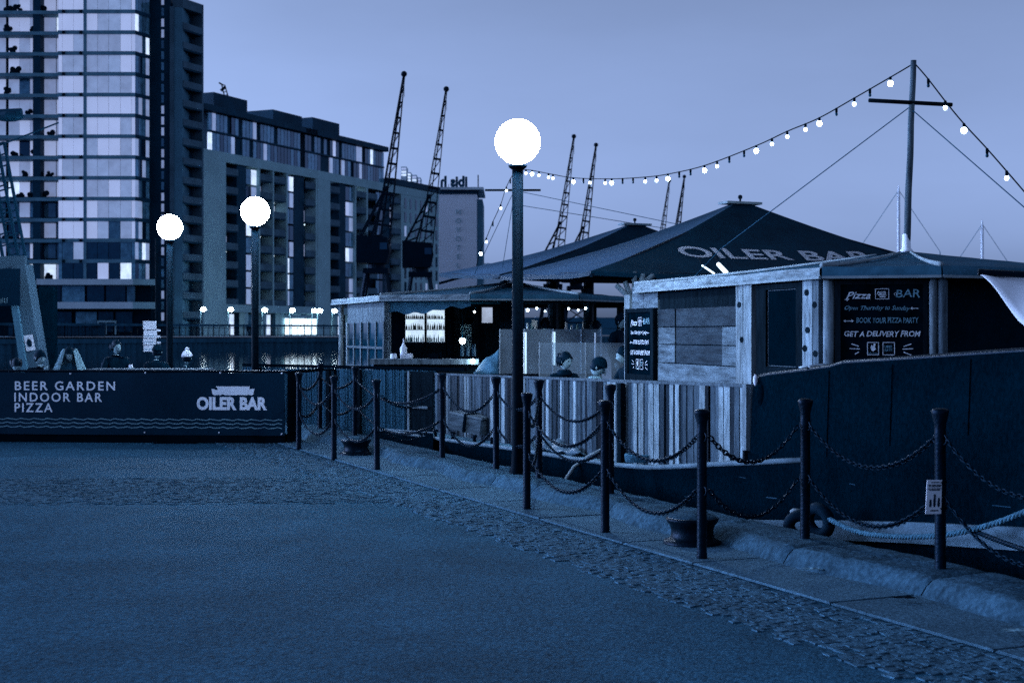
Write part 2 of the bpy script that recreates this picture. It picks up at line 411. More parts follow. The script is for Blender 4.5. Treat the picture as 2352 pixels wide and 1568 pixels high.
# coping: worn, scalloped stones, each one a piece
cop = MB().add([Q(U0, -.4, LOW - .02), Q(U1, -.4, LOW - .02), Q(U1, .36, LOW - .02), Q(U0, .36, LOW - .02)], [(0, 1, 2, 3)])
cop = struct(cop.build('quay_coping', M_joint), 'worn rounded coping stones along the quay edge')
def cope_h(u, n):
    foot = -.38 + .08 * noise.noise(Vector((u * .95, 3.1, 0))) + .05 * math.sin(u * 2.9 + 2 * noise.noise(Vector((u * .4, 0, 5))))
    crest = foot + .15 + .05 * noise.noise(Vector((u * .8, 9, 0)))
    t = max(0, min(1, (n - foot) / (crest - foot))); t = t * t * (3 - 2 * t)
    h = LOW + .01 + (.02 - LOW) * 1.15 * t - .022 * math.exp(-((n - foot - .01) / .05) ** 2)
    h += (.012 * noise.noise(Vector((u * 2.1, n * 3, 1))) + .006 * noise.noise(Vector((u * 6, n * 7, 2)))) * (.25 + t)
    if n > .26: h -= .55 * (n - .26) ** 1.5 * 3
    return h
rc = random.Random(11); u = -18.0
while u < 14:
    L_ = rc.uniform(1.1, 1.6); m_ = MB()
    nu, nn = int(L_ / .05), 20
    def fn(a, b, u=u, L_=L_):
        uu = u + .006 + a * (L_ - .012); nn_ = -.46 + b * .90
        edge = min(a, 1 - a) * L_
        z = cope_h(uu, nn_) - (.018 * max(0, 1 - edge / .03))
        return Q(uu, nn_, z)
    m_.grid(fn, nu, nn)
    k = len(m_.v); nv = nn + 1
    # close the stone: water-side face and ends
    fr = [i * nv + nn for i in range(nu + 1)]
    m_.add([Vector((m_.v[i].x, m_.v[i].y, -.5)) for i in fr], [])
    m_.f += [(fr[i], k + i, k + i + 1, fr[i + 1]) for i in range(nu)]; m_.mi += [0] * nu
    m_.build('coping_stone', M_cope, cop, smooth=True, fix=False)
    u += L_
# quay wall below the coping, water, far side
mb = MB()
nn = 160
for i in range(nn):
    a, b = U0 + (U1 - U0) * i / nn, U0 + (U1 - U0) * (i + 1) / nn
    mb.obox(Q(0, .0), QU, QN, a + .005, b - .005, -.3, .42, -1.6, -.5)
mb.obox(Q(0, 0), QU, QN, U0, U1, -1, .38, -4, LOW - .03)
struct(mb.build('quay_wall', M_cope), 'stone quay wall below the coping')
WL = -.85
mb = MB().add([(-420, -60, WL), (1500, -60, WL), (1500, 900, WL), (-420, 900, WL)], [(0, 1, 2, 3)])
struct(mb.build('dock_water', M_water), 'dark calm dock water with window reflections')
FZ = 1.17
FQ = [P(v, 765, y) for v, y in ((-600, 150), (100, 168), (560, 197), (800, 207), (1000, 255), (1400, 330), (3200, 520))]
far = [(-900, 150, FZ)] + [(p.x, p.y, FZ) for p in FQ] + [(1500, 520, FZ), (1500, 3800, FZ), (-2500, 3800, FZ), (-2500, 150, FZ)]
# far ground as one sheet
me = bpy.data.meshes.new('far_ground'); bm = bmesh.new(); vs = [bm.verts.new(p) for p in far]
f_ = bm.faces.new(vs); bmesh.ops.triangulate(bm, faces=[f_]); bm.to_mesh(me); bm.free(); me.materials.append(M_land)
struct(link('far_ground', me), 'paved promenade on the far side of the dock')
mb = MB()
for a, b in zip(FQ[:-1], FQ[1:]):
    d = (b - a); L_ = d.length; d.normalize(); nrm = Vector((d.y, -d.x, 0)); n_ = max(1, int(L_ / .9))
    if a.y > 250: n_ = max(1, int(L_ / 6))
    for i in range(n_):
        s0 = L_ * i / n_; s1 = L_ * (i + 1) / n_; sm = (s0 + s1) / 2
        p0, pm, p1 = a + d * s0, a + d * sm + nrm * .3, a + d * s1
        mb.add([V3(p0, -3), V3(pm, -3), V3(p1, -3), V3(p0, FZ - .25), V3(pm, FZ - .25), V3(p1, FZ - .25)], [(0, 1, 4, 3), (1, 2, 5, 4)])
    e = V2(d); mb.obox(a, d, nrm, 0, L_, -.6, .45, FZ - .25, FZ + .02)
    mb.obox(a, d, nrm, 0, L_, 0, .4, WL - .4, WL + .16)
struct(mb.build('far_quay_wall', M_pile, None, fix=False), 'sheet piled wall of the far quay')

# far railing along the promenade
rl = thing('railing', 'thin dark iron railing along the far promenade edge', 'railing', V3(FQ[1], FZ))
mb = MB(); mr = MB()
for a, b in zip(FQ[0:4], FQ[1:5]):
    d = (b - a); L_ = d.length; d.normalize()
    for i in range(int(L_ / 1.05)):
        p = a + d * (i * 1.05); big = i % 3 == 0
        mb.box((p.x, p.y, FZ + (.85 if big else .65)), (.14 if big else .07, .1, 1.7 if big else 1.3))
    mr.beam(V3(a, FZ + 1.15), V3(b, FZ + 1.15), .08, .07); mr.beam(V3(a, FZ + .2), V3(b, FZ + .2), .08, .06)
o = mb.build('post', M_steel, rl, fix=False); o['kind'] = 'stuff'
mr.build('rail', M_steel, rl)

# ================================================================== FAR BUILDINGS
rw = random.Random(21)
def pick(weights): return PANE[rw.choices(range(5), weights)[0]]
# ---- glazed apartment tower on the left
TY = 205.0; k = TY / F
def tx(zx): return (zx * .3 - CX) * k              # from the enlargement of the tower
def tz(vy): return CH + (HY - vy) * k
tw = thing('apartment_tower', 'tall glazed apartment tower with banded floors at left edge', 'tower', (X(200, TY), TY, FZ))
O_ = (0, TY, 0); E1 = (1, 0)
MB().obox((0, TY, 0), (1, 0), (0, 1), tx(445), tx(1040), .6, 14, tz(640), tz(-90)).build('core', M_core, tw)
MB().obox((0, TY, 0), (1, 0), (0, 1), tx(-320), tx(445), 2.6, 15, tz(640), tz(-90)).build('rear_wall', M_core, tw)
floors = [27 + 47.7 * i for i in range(-1, 13)]
for i, fy in enumerate(floors):
    z1, z0 = tz(fy - 4), tz(fy + 4.5)
    pc('floor_band', M_band, tw, O_, E1, tx(443), tx(1037), -.12, .6, z0, z1)
    pc('balcony_slab', M_band, tw, O_, E1, tx(-320), tx(443), .35, 2.6, z0 - .02, z1 - .05)
    for zx in (490, 622):
        pc('bracket', M_core, tw, O_, E1, tx(zx - 10), tx(zx + 10), -.3, -.12, z0 + .05, z1 - .05)
    zt, zb = tz(fy + 4.5), tz(fy + 47.7 - 4)
    lowf = i > 11
    # curtain wall panes
    xs = [445, 475, 560, 640]; xs2 = [662, 745, 830, 920, 1005, 1035]
    toneA = rw.choices([(8, 1, 0, 0, 0), (1, 9, .3, 0, 0), (4, 6, .3, 0, 0)], (4, 4, 4))[0]
    toneB = rw.choices([(8, 2, 0, 0, .2), (2, 8, .6, 0, .1), (5, 6, .6, 0, .2)], (4, 3, 4))[0]
    if lowf: toneA, toneB = (2, 3, 4, 2, .4), (.5, 1, 5, 5, .2)
    for q, (xa, xb) in enumerate(list(zip(xs[:-1], xs[1:])) + list(zip(xs2[:-1], xs2[1:]))):
        mm = pick(toneA if q < 3 else toneB)
        if q in (0, 7): mm = PANE[0] if not lowf else PANE[2]
        pc('pane', mm, tw, O_, E1, tx(xa + 2), tx(xb - 2), .1, .25, zb, zt)
    # balcony flats behind
    for xa, xb in ((-230, -160), (-155, -80), (-75, 0), (24, 104), (108, 186), (190, 240), (300, 388), (396, 440)):
        if fy < -30 or xb < -90: continue
        pc('pane', pick((5, 6, 1.6, .3, .9) if i < 10 else (.8, 3, 5, 2, 1)), tw, O_, E1, tx(xa), tx(xb), 2.3, 2.45, zb + .25, zt - .1)
    # low glazed balustrade and things standing on the balconies
    if rw.random() < .85:
        for q in range(rw.randint(1, 3)):
            xa = rw.uniform(10, 400); h_ = rw.uniform(.4, 1.0)
            mbx = MB()
            for _ in range(6): mbx.ball((tx(xa + rw.uniform(-22, 22)), TY + 1.2, zb + rw.uniform(.1, h_)), rw.uniform(.2, .42), 7, 5)
            mbx.build('balcony_plants', M_core, tw)
    pc('balustrade', M_band, tw, O_, E1, tx(-320), tx(443), .36, .42, zb - .55, zb - .40)
pc('column', M_concD, tw, O_, E1, tx(243), tx(300), .5, 2.5, tz(640), tz(-90))
pc('column', M_band, tw, O_, E1, tx(640), tx(662), -.06, .55, tz(640), tz(-90))
# side face turning away
SE = Vector((.416, .909)); SO = (tx(1037), TY, 0)
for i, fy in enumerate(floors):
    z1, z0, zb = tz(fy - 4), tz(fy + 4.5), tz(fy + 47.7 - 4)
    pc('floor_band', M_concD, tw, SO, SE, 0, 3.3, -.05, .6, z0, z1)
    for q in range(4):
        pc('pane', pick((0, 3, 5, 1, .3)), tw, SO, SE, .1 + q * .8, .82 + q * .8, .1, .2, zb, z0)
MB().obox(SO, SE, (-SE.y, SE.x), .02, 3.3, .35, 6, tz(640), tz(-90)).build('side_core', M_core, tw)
# dark recess with its light strip, pale blade wall and the balcony stack
MB().obox((0, 209.5, 0), (1, 0), (0, 1), X(335, 209.5), X(392, 209.5), 0, 6, FZ, tz(-90)).build('recess_wall', M_concD, tw)
for i in range(30):
    z_ = tz(735 - i * 25.5)
    pc('stair_window', PANE[rw.choice((1, 2, 2, 1, 2))], tw, (0, 209.5, 0), E1, X(371, 209.5), X(377, 209.5), -.08, 0, z_, z_ + 1.15)
MB().obox((0, 208.6, 0), (1, 0), (0, 1), X(390, 208.6), X(399, 208.6), 0, 6, FZ, tz(2)).build('blade_wall', M_wing, tw)
MB().obox((0, 208.8, 0), (1, 0), (0, 1), X(399, 208.8), X(419, 208.8), 0, 6, FZ, tz(4)).build('blade_wall', M_concM, tw)
BO = (X(419, 209), 209, 0)
MB().obox(BO, SE, (-SE.y, SE.x), 0, 4.9, 1.7, 7, FZ, 50.2).build('balcony_recess', M_concD, tw)
MB().obox(BO, SE, (-SE.y, SE.x), 4.6, 4.95, -.1, 7, FZ, 50.6).build('end_fin', M_wing, tw)
MB().obox(BO, SE, (-SE.y, SE.x), 0, 4.95, -.1, 1.7, 49.4, 50.8).build('roof_beam', M_wing, tw)
for i in range(16):
    z_ = 46.2 - i * 2.83
    pc('balcony', M_concD, tw, BO, SE, 0, 4.6, -.05, 1.7, z_ - .12, z_ + .1)
    pc('parapet', M_wing, tw, BO, SE, .05, 4.55, -.12, -.02, z_ + .1, z_ + 1.05)
    pc('balcony_door', pick((0, .3, 3, 4, .5)) if i != 8 else PANE[4], tw, BO, SE, .7, 3.6, 1.6, 1.68, z_ + .12, z_ + 2.3)
# podium
pod = [(648, 6.5), (701.5, 7.5)]
for vy, hh in pod:
    pc('podium_band', M_podium, tw, O_, E1, X(92, TY), X(312, TY), -1.6, 2, tz(vy + hh), tz(vy - hh))
    pc('podium_band', M_concL, tw, (X(312, TY), TY - 1.6, 0), (.9, .43), 0, 3.3, 0, 2.5, tz(vy + hh), tz(vy - hh))
MB().obox((0, TY, 0), (1, 0), (0, 1), X(-160, TY), X(342, TY), 1.2, 12, FZ, tz(642)).build('podium_core', M_core, tw)
for xa, xb in ((100, 135), (138, 190), (196, 235), (240, 284), (288, 306)):
    pc('podium_window', pick((0, .4, 4, 4, .3)), tw, O_, E1, X(xa, TY), X(xb, TY), .9, 1.1, tz(693), tz(656))
for xa, xb in ((96, 160), (170, 218), (222, 256), (262, 300)):
    pc('podium_window', PANE[rw.choice((2, 3))], tw, O_, E1, X(xa, TY), X(xb, TY), .9, 1.1, tz(762), tz(716))
for xa in (221, 239, 261):
    pc('entrance_frame', M_concL, tw, O_, E1, X(xa, TY), X(xa + 3, TY), .6, .8, tz(768), tz(738))
pc('entrance_frame', M_concL, tw, O_, E1, X(221, TY), X(264, TY), .6, .8, tz(740), tz(736))

# ---- two framed apartment blocks along the dock
FE = Vector((.416, .909)).normalized(); FO3 = Vector((X(462, 220.9), 220.9, 0))
def sx(vx): return on_line(vx, FO3, FO3 + V3(FE) * 10)
def zx3(z): return sx((460 + z * .4145) / 1.063)
def block(root, zones, s0, s1, roof, pent, topz=30.3, plant=()):
    def bx(name, m, x0, x1, y0, y1, z0, z1): return pc(name, m, root, FO3, FE, x0, x1, y0, y1, z0, z1)
    nrm = (-FE.y, FE.x)
    MB().obox(FO3, FE, nrm, s0 + .2, s1 - .2, 2.0, 16, FZ, topz - .3).build('core', M_concD, root)
    bx('frame_beam', M_concL, s0, s1, -.25, 2.2, topz - 1.5, topz)
    bx('frame_beam', M_concL, s0, s1, -.25, 2.2, 5.0, 6.2)
    for kind, a, b in zones:
        if kind == 'pier': bx('pier', M_concL, a, b, -.3, 2.1, FZ, topz - 1.52)
        elif kind == 'fin': bx('fin', M_concL, a, b, -.28, 2.1, 6.22, topz - 1.52)
        elif kind == 'dark': bx('dark_panel', M_concD, a, b, .15, 2.1, 6.22, topz - 1.52)
        elif kind == 'slit':
            bx('gable_wall', M_concL, a, b, -.2, 2.1, 6.22, topz - 1.52)
            n_ = 7
            for q in range(n_):
                x_ = a + (b - a) * (q + .5) / n_
                for r_ in range(8): bx('slit_window', PANE[3 if rw.random() < .9 else 1], x_ - .35, x_ + .35, -.28, -.21, 6.9 + r_ * 2.75, 8.9 + r_ * 2.75)
        elif kind == 'glaz':
            for r_ in range(8):
                z0 = 6.35 + r_ * 2.8
                for q in range(2):
                    x0, x1 = a + (b - a) * q / 2 + .08, a + (b - a) * (q + 1) / 2 - .08
                    bx('window', pick((.2, 1.6, 5, 2, .8)), x0, x1, .2, .35, z0, z0 + 2.45)
        elif kind == 'balc':
            for r_ in range(8):
                z0 = 6.0 + r_ * 2.98
                if z0 + 1 > topz - 1.6: continue
                if r_: bx('balcony', M_concD, a, b, -.1, 1.95, z0 - .14, z0 + .05)
                bx('parapet', M_wing, a + .04, b - .04, -.16, -.08, z0 + .06, z0 + 1.12)
                if rw.random() < .10: bx('balcony_light', MATS['lit_panel'], a + (b - a) * .5 - .12, a + (b - a) * .5 + .12, 1.0, 1.25, z0 + 2.6, z0 + 2.75)
                bx('balcony_door', pick((.3, 2, 6, 1.5, .6)), a + (b - a) * .15, b - (b - a) * .12, 1.85, 1.97, z0 + .1, z0 + 2.3)
    # penthouse storeys, set back, under a thin oversailing roof
    pa, pb = pent
    MB().obox(FO3, FE, nrm, pa + .1, pb - .1, 1.35, 12, topz - .1, 36.5).build('penthouse_wall', M_concD, root)
    n_ = int((pb - pa) / 1.0)
    for r_ in range(2):
        z0 = topz + .25 + r_ * 3.15
        bx('penthouse_sill', M_concD, pa, pb, .95, 1.4, z0 - .3, z0 - .02)
        for q in range(n_):
            x0 = pa + (pb - pa) * q / n_; x1 = x0 + (pb - pa) / n_
            if rw.random() < .88: bx('window', pick((.1, 1.2, 5, 3, .3)), x0 + .07, x1 - .07, 1.05, 1.3, z0, z0 + 2.75)
    bx('roof', M_concD, roof[0], roof[1], .2, 14, 36.6, 37.5)
    for a, b, h_ in plant:
        bx('roof_plant_room', M_concD, a, b, 3.5, 9, 37.5, 37.5 + h_)
    # ground floor colonnade
    zs = s0 + 1.2
    while zs < s1 - 1:
        bx('ground_column', M_concL, zs, zs + 1.0, .05, 1.1, FZ, 4.98)
        bx('shopfront', PANE[rw.choice((3, 2, 2, 1, 4))], zs + 1.3, zs + 4.4, 1.6, 1.95, FZ + .1, 4.7)
        zs += 5.2
zA = [('pier', 75, 213), ('balc', 213, 290), ('dark', 290, 345), ('glaz', 345, 408), ('fin', 408, 415), ('balc', 415, 490), ('fin', 490, 497),
      ('balc', 497, 570), ('fin', 570, 578), ('glaz', 578, 625), ('dark', 625, 685), ('balc', 685, 743), ('fin', 743, 752)]
zB = [('pier', 754, 828), ('balc', 828, 890), ('dark', 890, 930), ('glaz', 930, 975), ('fin', 975, 982), ('balc', 982, 1042), ('fin', 1042, 1050),
      ('balc', 1050, 1110), ('glaz', 1110, 1150), ('dark', 1150, 1190), ('balc', 1190, 1246), ('fin', 1246, 1256), ('slit', 1256, 1470)]
cv = lambda zs: [(k_, zx3(a), zx3(b)) for k_, a, b in zs]
bA = thing('apartment_block', 'framed apartment block beside the tower, left of the two', 'apartment block', V3(FO3, FZ))
block(bA, cv(zA), zx3(75), zx3(752), (zx3(60), zx3(768)), (zx3(150), zx3(690)),
      plant=((zx3(60), zx3(175), 4.2), (zx3(255), zx3(450), 3.0), (zx3(600), zx3(768), 2.6)))
bB = thing('apartment_block', 'framed apartment block behind the first pair of cranes', 'apartment block', V3(FO3 + V3(FE) * zx3(760), FZ))
block(bB, cv(zB), zx3(753), zx3(1470), (zx3(700), zx3(1185)), (zx3(716), zx3(1180)), plant=((zx3(830), zx3(985), 3.0),))
# end pavilion roof of the second block
pc('roof', M_concD, bB, FO3, FE, zx3(1190), zx3(1475), -.4, 10, 30.4, 31.6)
# the lit foyer under the blocks
fo = thing('lit_foyer', 'brightly lit glass foyer at the foot of the framed block', 'foyer', FO3 + V3(FE) * zx3(620) + Vector((0, 0, FZ)))
for a, b in ((560, 592), (600, 640), (646, 690), (697, 742)):
    pc('foyer_window', MATS['lit_panel'], fo, FO3, FE, zx3(a), zx3(b), -.45, -.3, FZ + .2, 4.1)
pc('foyer_canopy', M_concL, fo, FO3, FE, zx3(552), zx3(750), -1.2, -.31, 4.2, 4.7)

# ---- hotel tower with roof sign seen from behind
HYY = 312.0
ht = thing('hotel_tower', 'plain pale hotel tower with a reversed roof sign', 'hotel', (X(1052, HYY), HYY, FZ))
MB().obox((0, HYY, 0), (1, 0), (0, 1), X(1008, HYY), X(1095, HYY), 0, 20, FZ, Z(446, HYY)).build('wall', M_hotel, ht)
MB().obox((0, HYY, 0), (1, 0), (0, 1), X(1095, HYY), X(1108, HYY), 1.5, 20, FZ, Z(456, HYY)).build('side_wall', M_concM, ht)
MB().obox((0, HYY, 0), (1, 0), (0, 1), X(1006, HYY), X(1095, HYY), -.3, 18, Z(446, HYY) + .02, Z(437, HYY)).build('dark_band', M_concD, ht)
MB().obox((0, HYY, 0), (1, 0), (0, 1), X(1004, HYY), X(1111, HYY), -1.2, 19, Z(437, HYY) + .02, Z(431, HYY)).build('roof', M_podium, ht)
mb = text_mb(MB(), 'ibis h', 3.1, P(1074, 428, HYY - .5), Vector((-1, 0, 0)), UPZ, Vector((0, 1, 0)), bold=.05, thick=.3, width=(1074 - 1012) / F * HYY)
mb.build('roof_lettering', mat('sign_grey', .075, .8), ht)
mb = MB()
for i in range(8): mb.box((X(1014 + i * 8.4, HYY), HYY - .3, Z(430, HYY) + .1), (.12, .12, 1.2))
mb.build('sign_supports', M_concD, ht)
MB().box((X(1098, HYY), HYY + 1, Z(425, HYY)), (.25, .25, 4.6)).build('aerial', M_concD, ht)
M_faint = mat('faint_lettering', .42, .85, var=.1)
for i, ch in enumerate('NOVOTEL'):
    text_mb(MB(), ch, 1.55, P(1053, 492 + i * 20.5, HYY - .12), Vector((1, 0, 0)), UPZ, Vector((0, -1, 0)), bold=.01, thick=.1, align='CENTER').build('wall_letter', M_faint, ht)

# ---- small far things
o = thing('distant_tower', 'pale distant high rise peeping above the second block', 'tower', (X(940, 420), 420, FZ))
for a, b, t_ in ((921, 934, 383), (936, 944, 396), (946, 957, 402), (960, 966, 408)):
    MB().obox((0, 420, 0), (1, 0), (0, 1), X(a, 420), X(b, 420), 0, 6, FZ, Z(t_, 420)).build('wall', M_podium, o)
    for q in range(3):
        pc('window', PANE[4 if rw.random() < .6 else 0], o, (0, 420, 0), (1, 0), X(a + 1, 420), X(b - 1, 420), -.2, -.05, Z(t_ + 3 + q * 7, 420) - .55, Z(t_ + 3 + q * 7, 420))
o = thing('distant_building', 'low pale distant building right of the hotel tower', 'building', (X(1130, 430), 430, FZ))
MB().plate([(X(1085, 430), 430, FZ), (X(1200, 430), 430, FZ), (X(1200, 430), 430, Z(616, 430)), (X(1160, 430), 430, Z(608, 430)), (X(1120, 430), 430, Z(604, 430)), (X(1085, 430), 430, Z(608, 430))], (0, 20, 0)).build('wall', M_far, o)
o = thing('exhibition_hall', 'long low dark hall on the horizon behind the barge', 'hall', (60, 380, FZ))
MB().obox((0, 380, 0), (1, 0), (0, 1), X(1180, 380), X(2700, 380), 0, 40, FZ, Z(729, 380)).build('wall', M_farroof, o)
for q in range(14):
    pc('roof_light', M_far, o, (0, 380, 0), (1, 0), X(1230 + q * 95, 380), X(1280 + q * 95, 380), 2, 8, Z(729, 380), Z(727, 380))
# slender white roof masts with stays
for vx, top, lab in ((2064, 428, 'taller white roof mast with thin stays behind the kiosk mast'), (2256, 506, 'shorter white roof mast with thin stays at far right')):
    Y_ = 150.0; b = Vector((X(vx, Y_), Y_, WL)); t_ = Vector((X(vx, Y_), Y_, Z(top, Y_)))
    o = thing('roof_mast', lab, 'mast', b, 'white masts beyond the barge')
    MB().tube([b, t_ - Vector((0, 0, .8)), t_], [.2, .15, .05], 8).build('pole', M_white, o)
    mb = MB()
    for dx in (-95, 95):
        e = P(vx + dx, top + 150, Y_); mb.tube([t_ - Vector((0, 0, .4)), e], .03, 4)
        mb.tube([e, V3(e, WL)], .05, 4)
    mb.build('stay', M_concM, o)
# construction crane top behind the blocks
o = thing('construction_crane', 'small construction crane jib above the apartment roofs', 'crane', P(531, 765, 300))
mb = MB(); a, b = P(531, 262, 300), P(513, 196, 300)
for d in (-.45, .45): mb.beam(a + Vector((d, 0, 0)), b + Vector((d * .7, 0, 0)), .22)
for i in range(9): q = a.lerp(b, i / 8); mb.beam(q + Vector((-.45, 0, 0)), q.lerp(b, .15) + Vector((.4, 0, 0)), .14)
mb.beam(b, b + Vector((-.9, 0, .5)), .3); mb.beam(b + Vector((-.5, 0, -1.2)), b + Vector((.4, 0, -.4)), .5)
mb.build('jib', M_steel, o); MB().beam(P(531, 765, 300), P(531, 262, 300), 1.2).build('mast', M_steel, o)

# ---- dockside cranes
def make_crane():
    t = thing('dock_crane', '', 'crane')
    for sx_ in (-1, 1):
        for sy_ in (-1, 1):
            MB().beam((sx_ * 2.6, sy_ * 2.4, 0), (sx_ * 1.3, sy_ * 1.3, 8.6), .42).build('portal_leg', M_steel, t)
    mb = MB()
    for z_, r_ in ((2.4, 2.25), (5.0, 1.85)):
        for a, b in (((-r_, -r_), (r_, -r_)), ((r_, -r_), (r_, r_)), ((r_, r_), (-r_, r_)), ((-r_, r_), (-r_, -r_))):
            mb.beam((a[0], a[1], z_), (b[0], b[1], z_), .25)
    mb.beam((-2.2, -2.2, 2.4), (1.7, -1.85, 5.0), .2); mb.beam((2.2, -2.2, 2.4), (-1.7, -1.85, 5.0), .2)
    mb.build('portal_brace', M_steel, t)
    MB().box((0, 0, 8.9), (3.4, 3.2, .7)).build('portal_deck', M_steel, t)
    MB().lathe([(1.2, 9.2), (1.2, 9.9)], n=12).build('slew_ring', M_steel, t)
    mb = MB(); mb.plate([(-2.6, -1.7, 9.9), (1.5, -1.7, 9.9), (1.9, -1.7, 11.6), (1.6, -1.7, 13.4), (-2.6, -1.7, 13.7)], (0, 3.4, 0))
    c = mb.build('machinery_house', M_steel, t)
    MB().box((1.1, -1.75, 12.2), (1.0, .1, .9)).build('cab_window', PANE[3], c)
    mb = MB()                                            # lattice A-frame behind the jib
    for y_ in (-1.1, 1.1):
        mb.beam((-2.2, y_, 13.6), (1.2, y_ * .35, 20.2), .22); mb.beam((-.6, y_, 13.6), (1.2, y_ * .35, 20.2), .2)
        for q in range(5):
            t_ = q / 5; p0 = Vector((-2.2, y_, 13.6)).lerp(Vector((1.2, y_ * .35, 20.2)), t_); p1 = Vector((-.6, y_, 13.6)).lerp(Vector((1.2, y_ * .35, 20.2)), t_ + .1)
            mb.beam(p0, p1, .12)
    mb.beam((1.2, -.7, 20.2), (1.2, .7, 20.2), .5); mb.build('a_frame', M_steel, t)
    mb = MB()                                            # level luffing jib
    A = Vector((.7, 0, 12.6)); B = Vector((3.75, 0, 35.6)); ax = (B - A).normalized(); px = ax.cross(Vector((0, 1, 0))).normalized()
    def cho(tt, a, b): wdt = .95 * (1 - tt) + .10; return A.lerp(B, tt) + px * (a * wdt) + Vector((0, b * wdt * .8, 0))
    for a in (-1, 0.25, 1):
        for b in (-1, 1): mb.beam(cho(0, a, b), cho(1, a, b), .13)
    for q in range(11):
        tt = q / 11 + .02
        for b in (-1, 1):
            mb.beam(cho(tt, -1, b), cho(tt, 1, b), .22 if q % 1 == 0 else .12)
            mb.beam(cho(tt, 1, b), cho(tt + .09, -1, b), .07)
        mb.beam(cho(tt, -1, -1), cho(tt, -1, 1), .12); mb.beam(cho(tt, 1, -1), cho(tt, 1, 1), .12)
    j = mb.build('jib', M_steel, t)
    MB().ball(B + Vector((0, 0, .15)), .42, 10, 8, (1, .7, 1)).build('sheave_head', M_steel, j)
    mb = MB(); mb.beam(B, (1.2, 0, 20.4), .05); mb.beam(B, B + Vector((.05, 0, -3)), .05); mb.build('cable', M_steel, t)
    return t
c0 = make_crane(); first = True
CR = [(928, 168, 0, 'nearest tall dock crane, left one of the front pair'), (1025, 202, 0, 'tall dock crane, right one of the front pair by the hotel'),
      (1318, 312, 0, 'dock crane behind the canopies, left one of the middle pair'), (1369, 331, 0, 'dock crane behind the canopies, right one of the middle pair'),
      (1537, 414, 0, 'far dock crane jib, left one of the last pair'), (1572, 404, 0, 'far dock crane jib, right one of the last pair')]
for i, (vx, vy, _, lab) in enumerate(CR):
    Y_ = 35.6 * F / (HY - vy) + .4 * F / (HY - vy) * (FZ - CH)
    Y_ = (35.9 + FZ - CH) * F / (HY - vy)
    o = c0 if i == 0 else copy_tree(c0)
    o.location = (X(vx, Y_) - 3.75, Y_, FZ); o.rotation_euler = (0, 0, R((0, 4, -3, 2, -4, 3)[i]))
    o['label'] = lab; o['group'] = 'dockside cranes with raised jibs'

# ---- promenade lamps, people and hoarding across the water
def make_plamp():
    t = thing('promenade_lamp', '', 'street lamp')
    MB().tube([(0, 0, 0), (0, 0, 3.5), (.25, 0, 3.85)], [.09, .07, .05], 6).build('post', M_concL, t)
    MB().ball((.38, 0, 3.85), .36, 8, 6, (1.1, 1, .8)).build('lamp_head', M_globe2, t)
    return t
M_globe2 = mat('promenade_lamp_glow', .9, .3, var=.02, emit=55.0, ecol=GLOW)
l0 = make_plamp()
names = ['first', 'second', 'third', 'fourth', 'fifth', 'sixth', 'seventh']
for i, zx in enumerate((88, 250, 450, 612, 742, 775, 862)):
    o = l0 if i == 0 else copy_tree(l0); vx = (460 + zx * .4145) / 1.063
    Y_ = 205 + (vx - 495) * .05
    o.location = (X(vx, Y_) - .38, Y_, FZ); o['group'] = 'lamps along the far promenade'
    o['label'] = 'small glowing promenade lamp across the water, %s from the left' % names[i]
hd = thing('hoarding', 'long dark hoarding on the far quay behind the beer garden', 'hoarding', (X(150, 175), 175, FZ))
for q in range(13):
    xa = 20 + q * 17
    pc('panel', M_concD, hd, (0, 175, 0), (1, 0), X(xa, 175), X(xa + 16, 175), 0, .3, FZ, Z(744, 175) + rw.uniform(-.05, .05))
for q, vx in enumerate((288, 355, 505, 600)):
    pc('window_light', PANE[4], hd, (0, 174.6, 0), (1, 0), X(90 + q * 9, 175), X(91.4 + q * 9, 175), 0, .1, FZ + .2, FZ + 1.9) if q < 3 else None

# ================================================================== QUAY FURNITURE
# ---- globe lamp posts
def make_lamp():
    t = thing('lamp_post', '', 'lamp post')
    MB().lathe([(.095, -.06), (.095, .05), (.075, .12), (.064, .3), (.062, 3.44)], n=20).build('post', M_pole, t, True)
    MB().lathe([(.066, 3.42), (.10, 3.445), (.105, 3.47), (.066, 3.475)], n=20).build('collar', M_pole, t, True)
    g_ = MB().ball((0, 0, 3.73), .250, 32, 20).build('globe', M_globe, t, True)
    return t
l0 = make_lamp()
for i, (vx, Y_, lab) in enumerate(((1189, 15.84, 'nearest globe lamp post, rising in the middle of the picture'), (586, 24.9, 'globe lamp post behind the banner, nearer of the two on the left'),
                                   (390, 28.6, 'globe lamp post behind the banner, leftmost and farthest of three'))):
    o = l0 if i == 0 else copy_tree(l0)
    o.location = (X(vx, Y_), Y_, 0); o['label'] = lab; o['group'] = 'globe lamps along the quay'

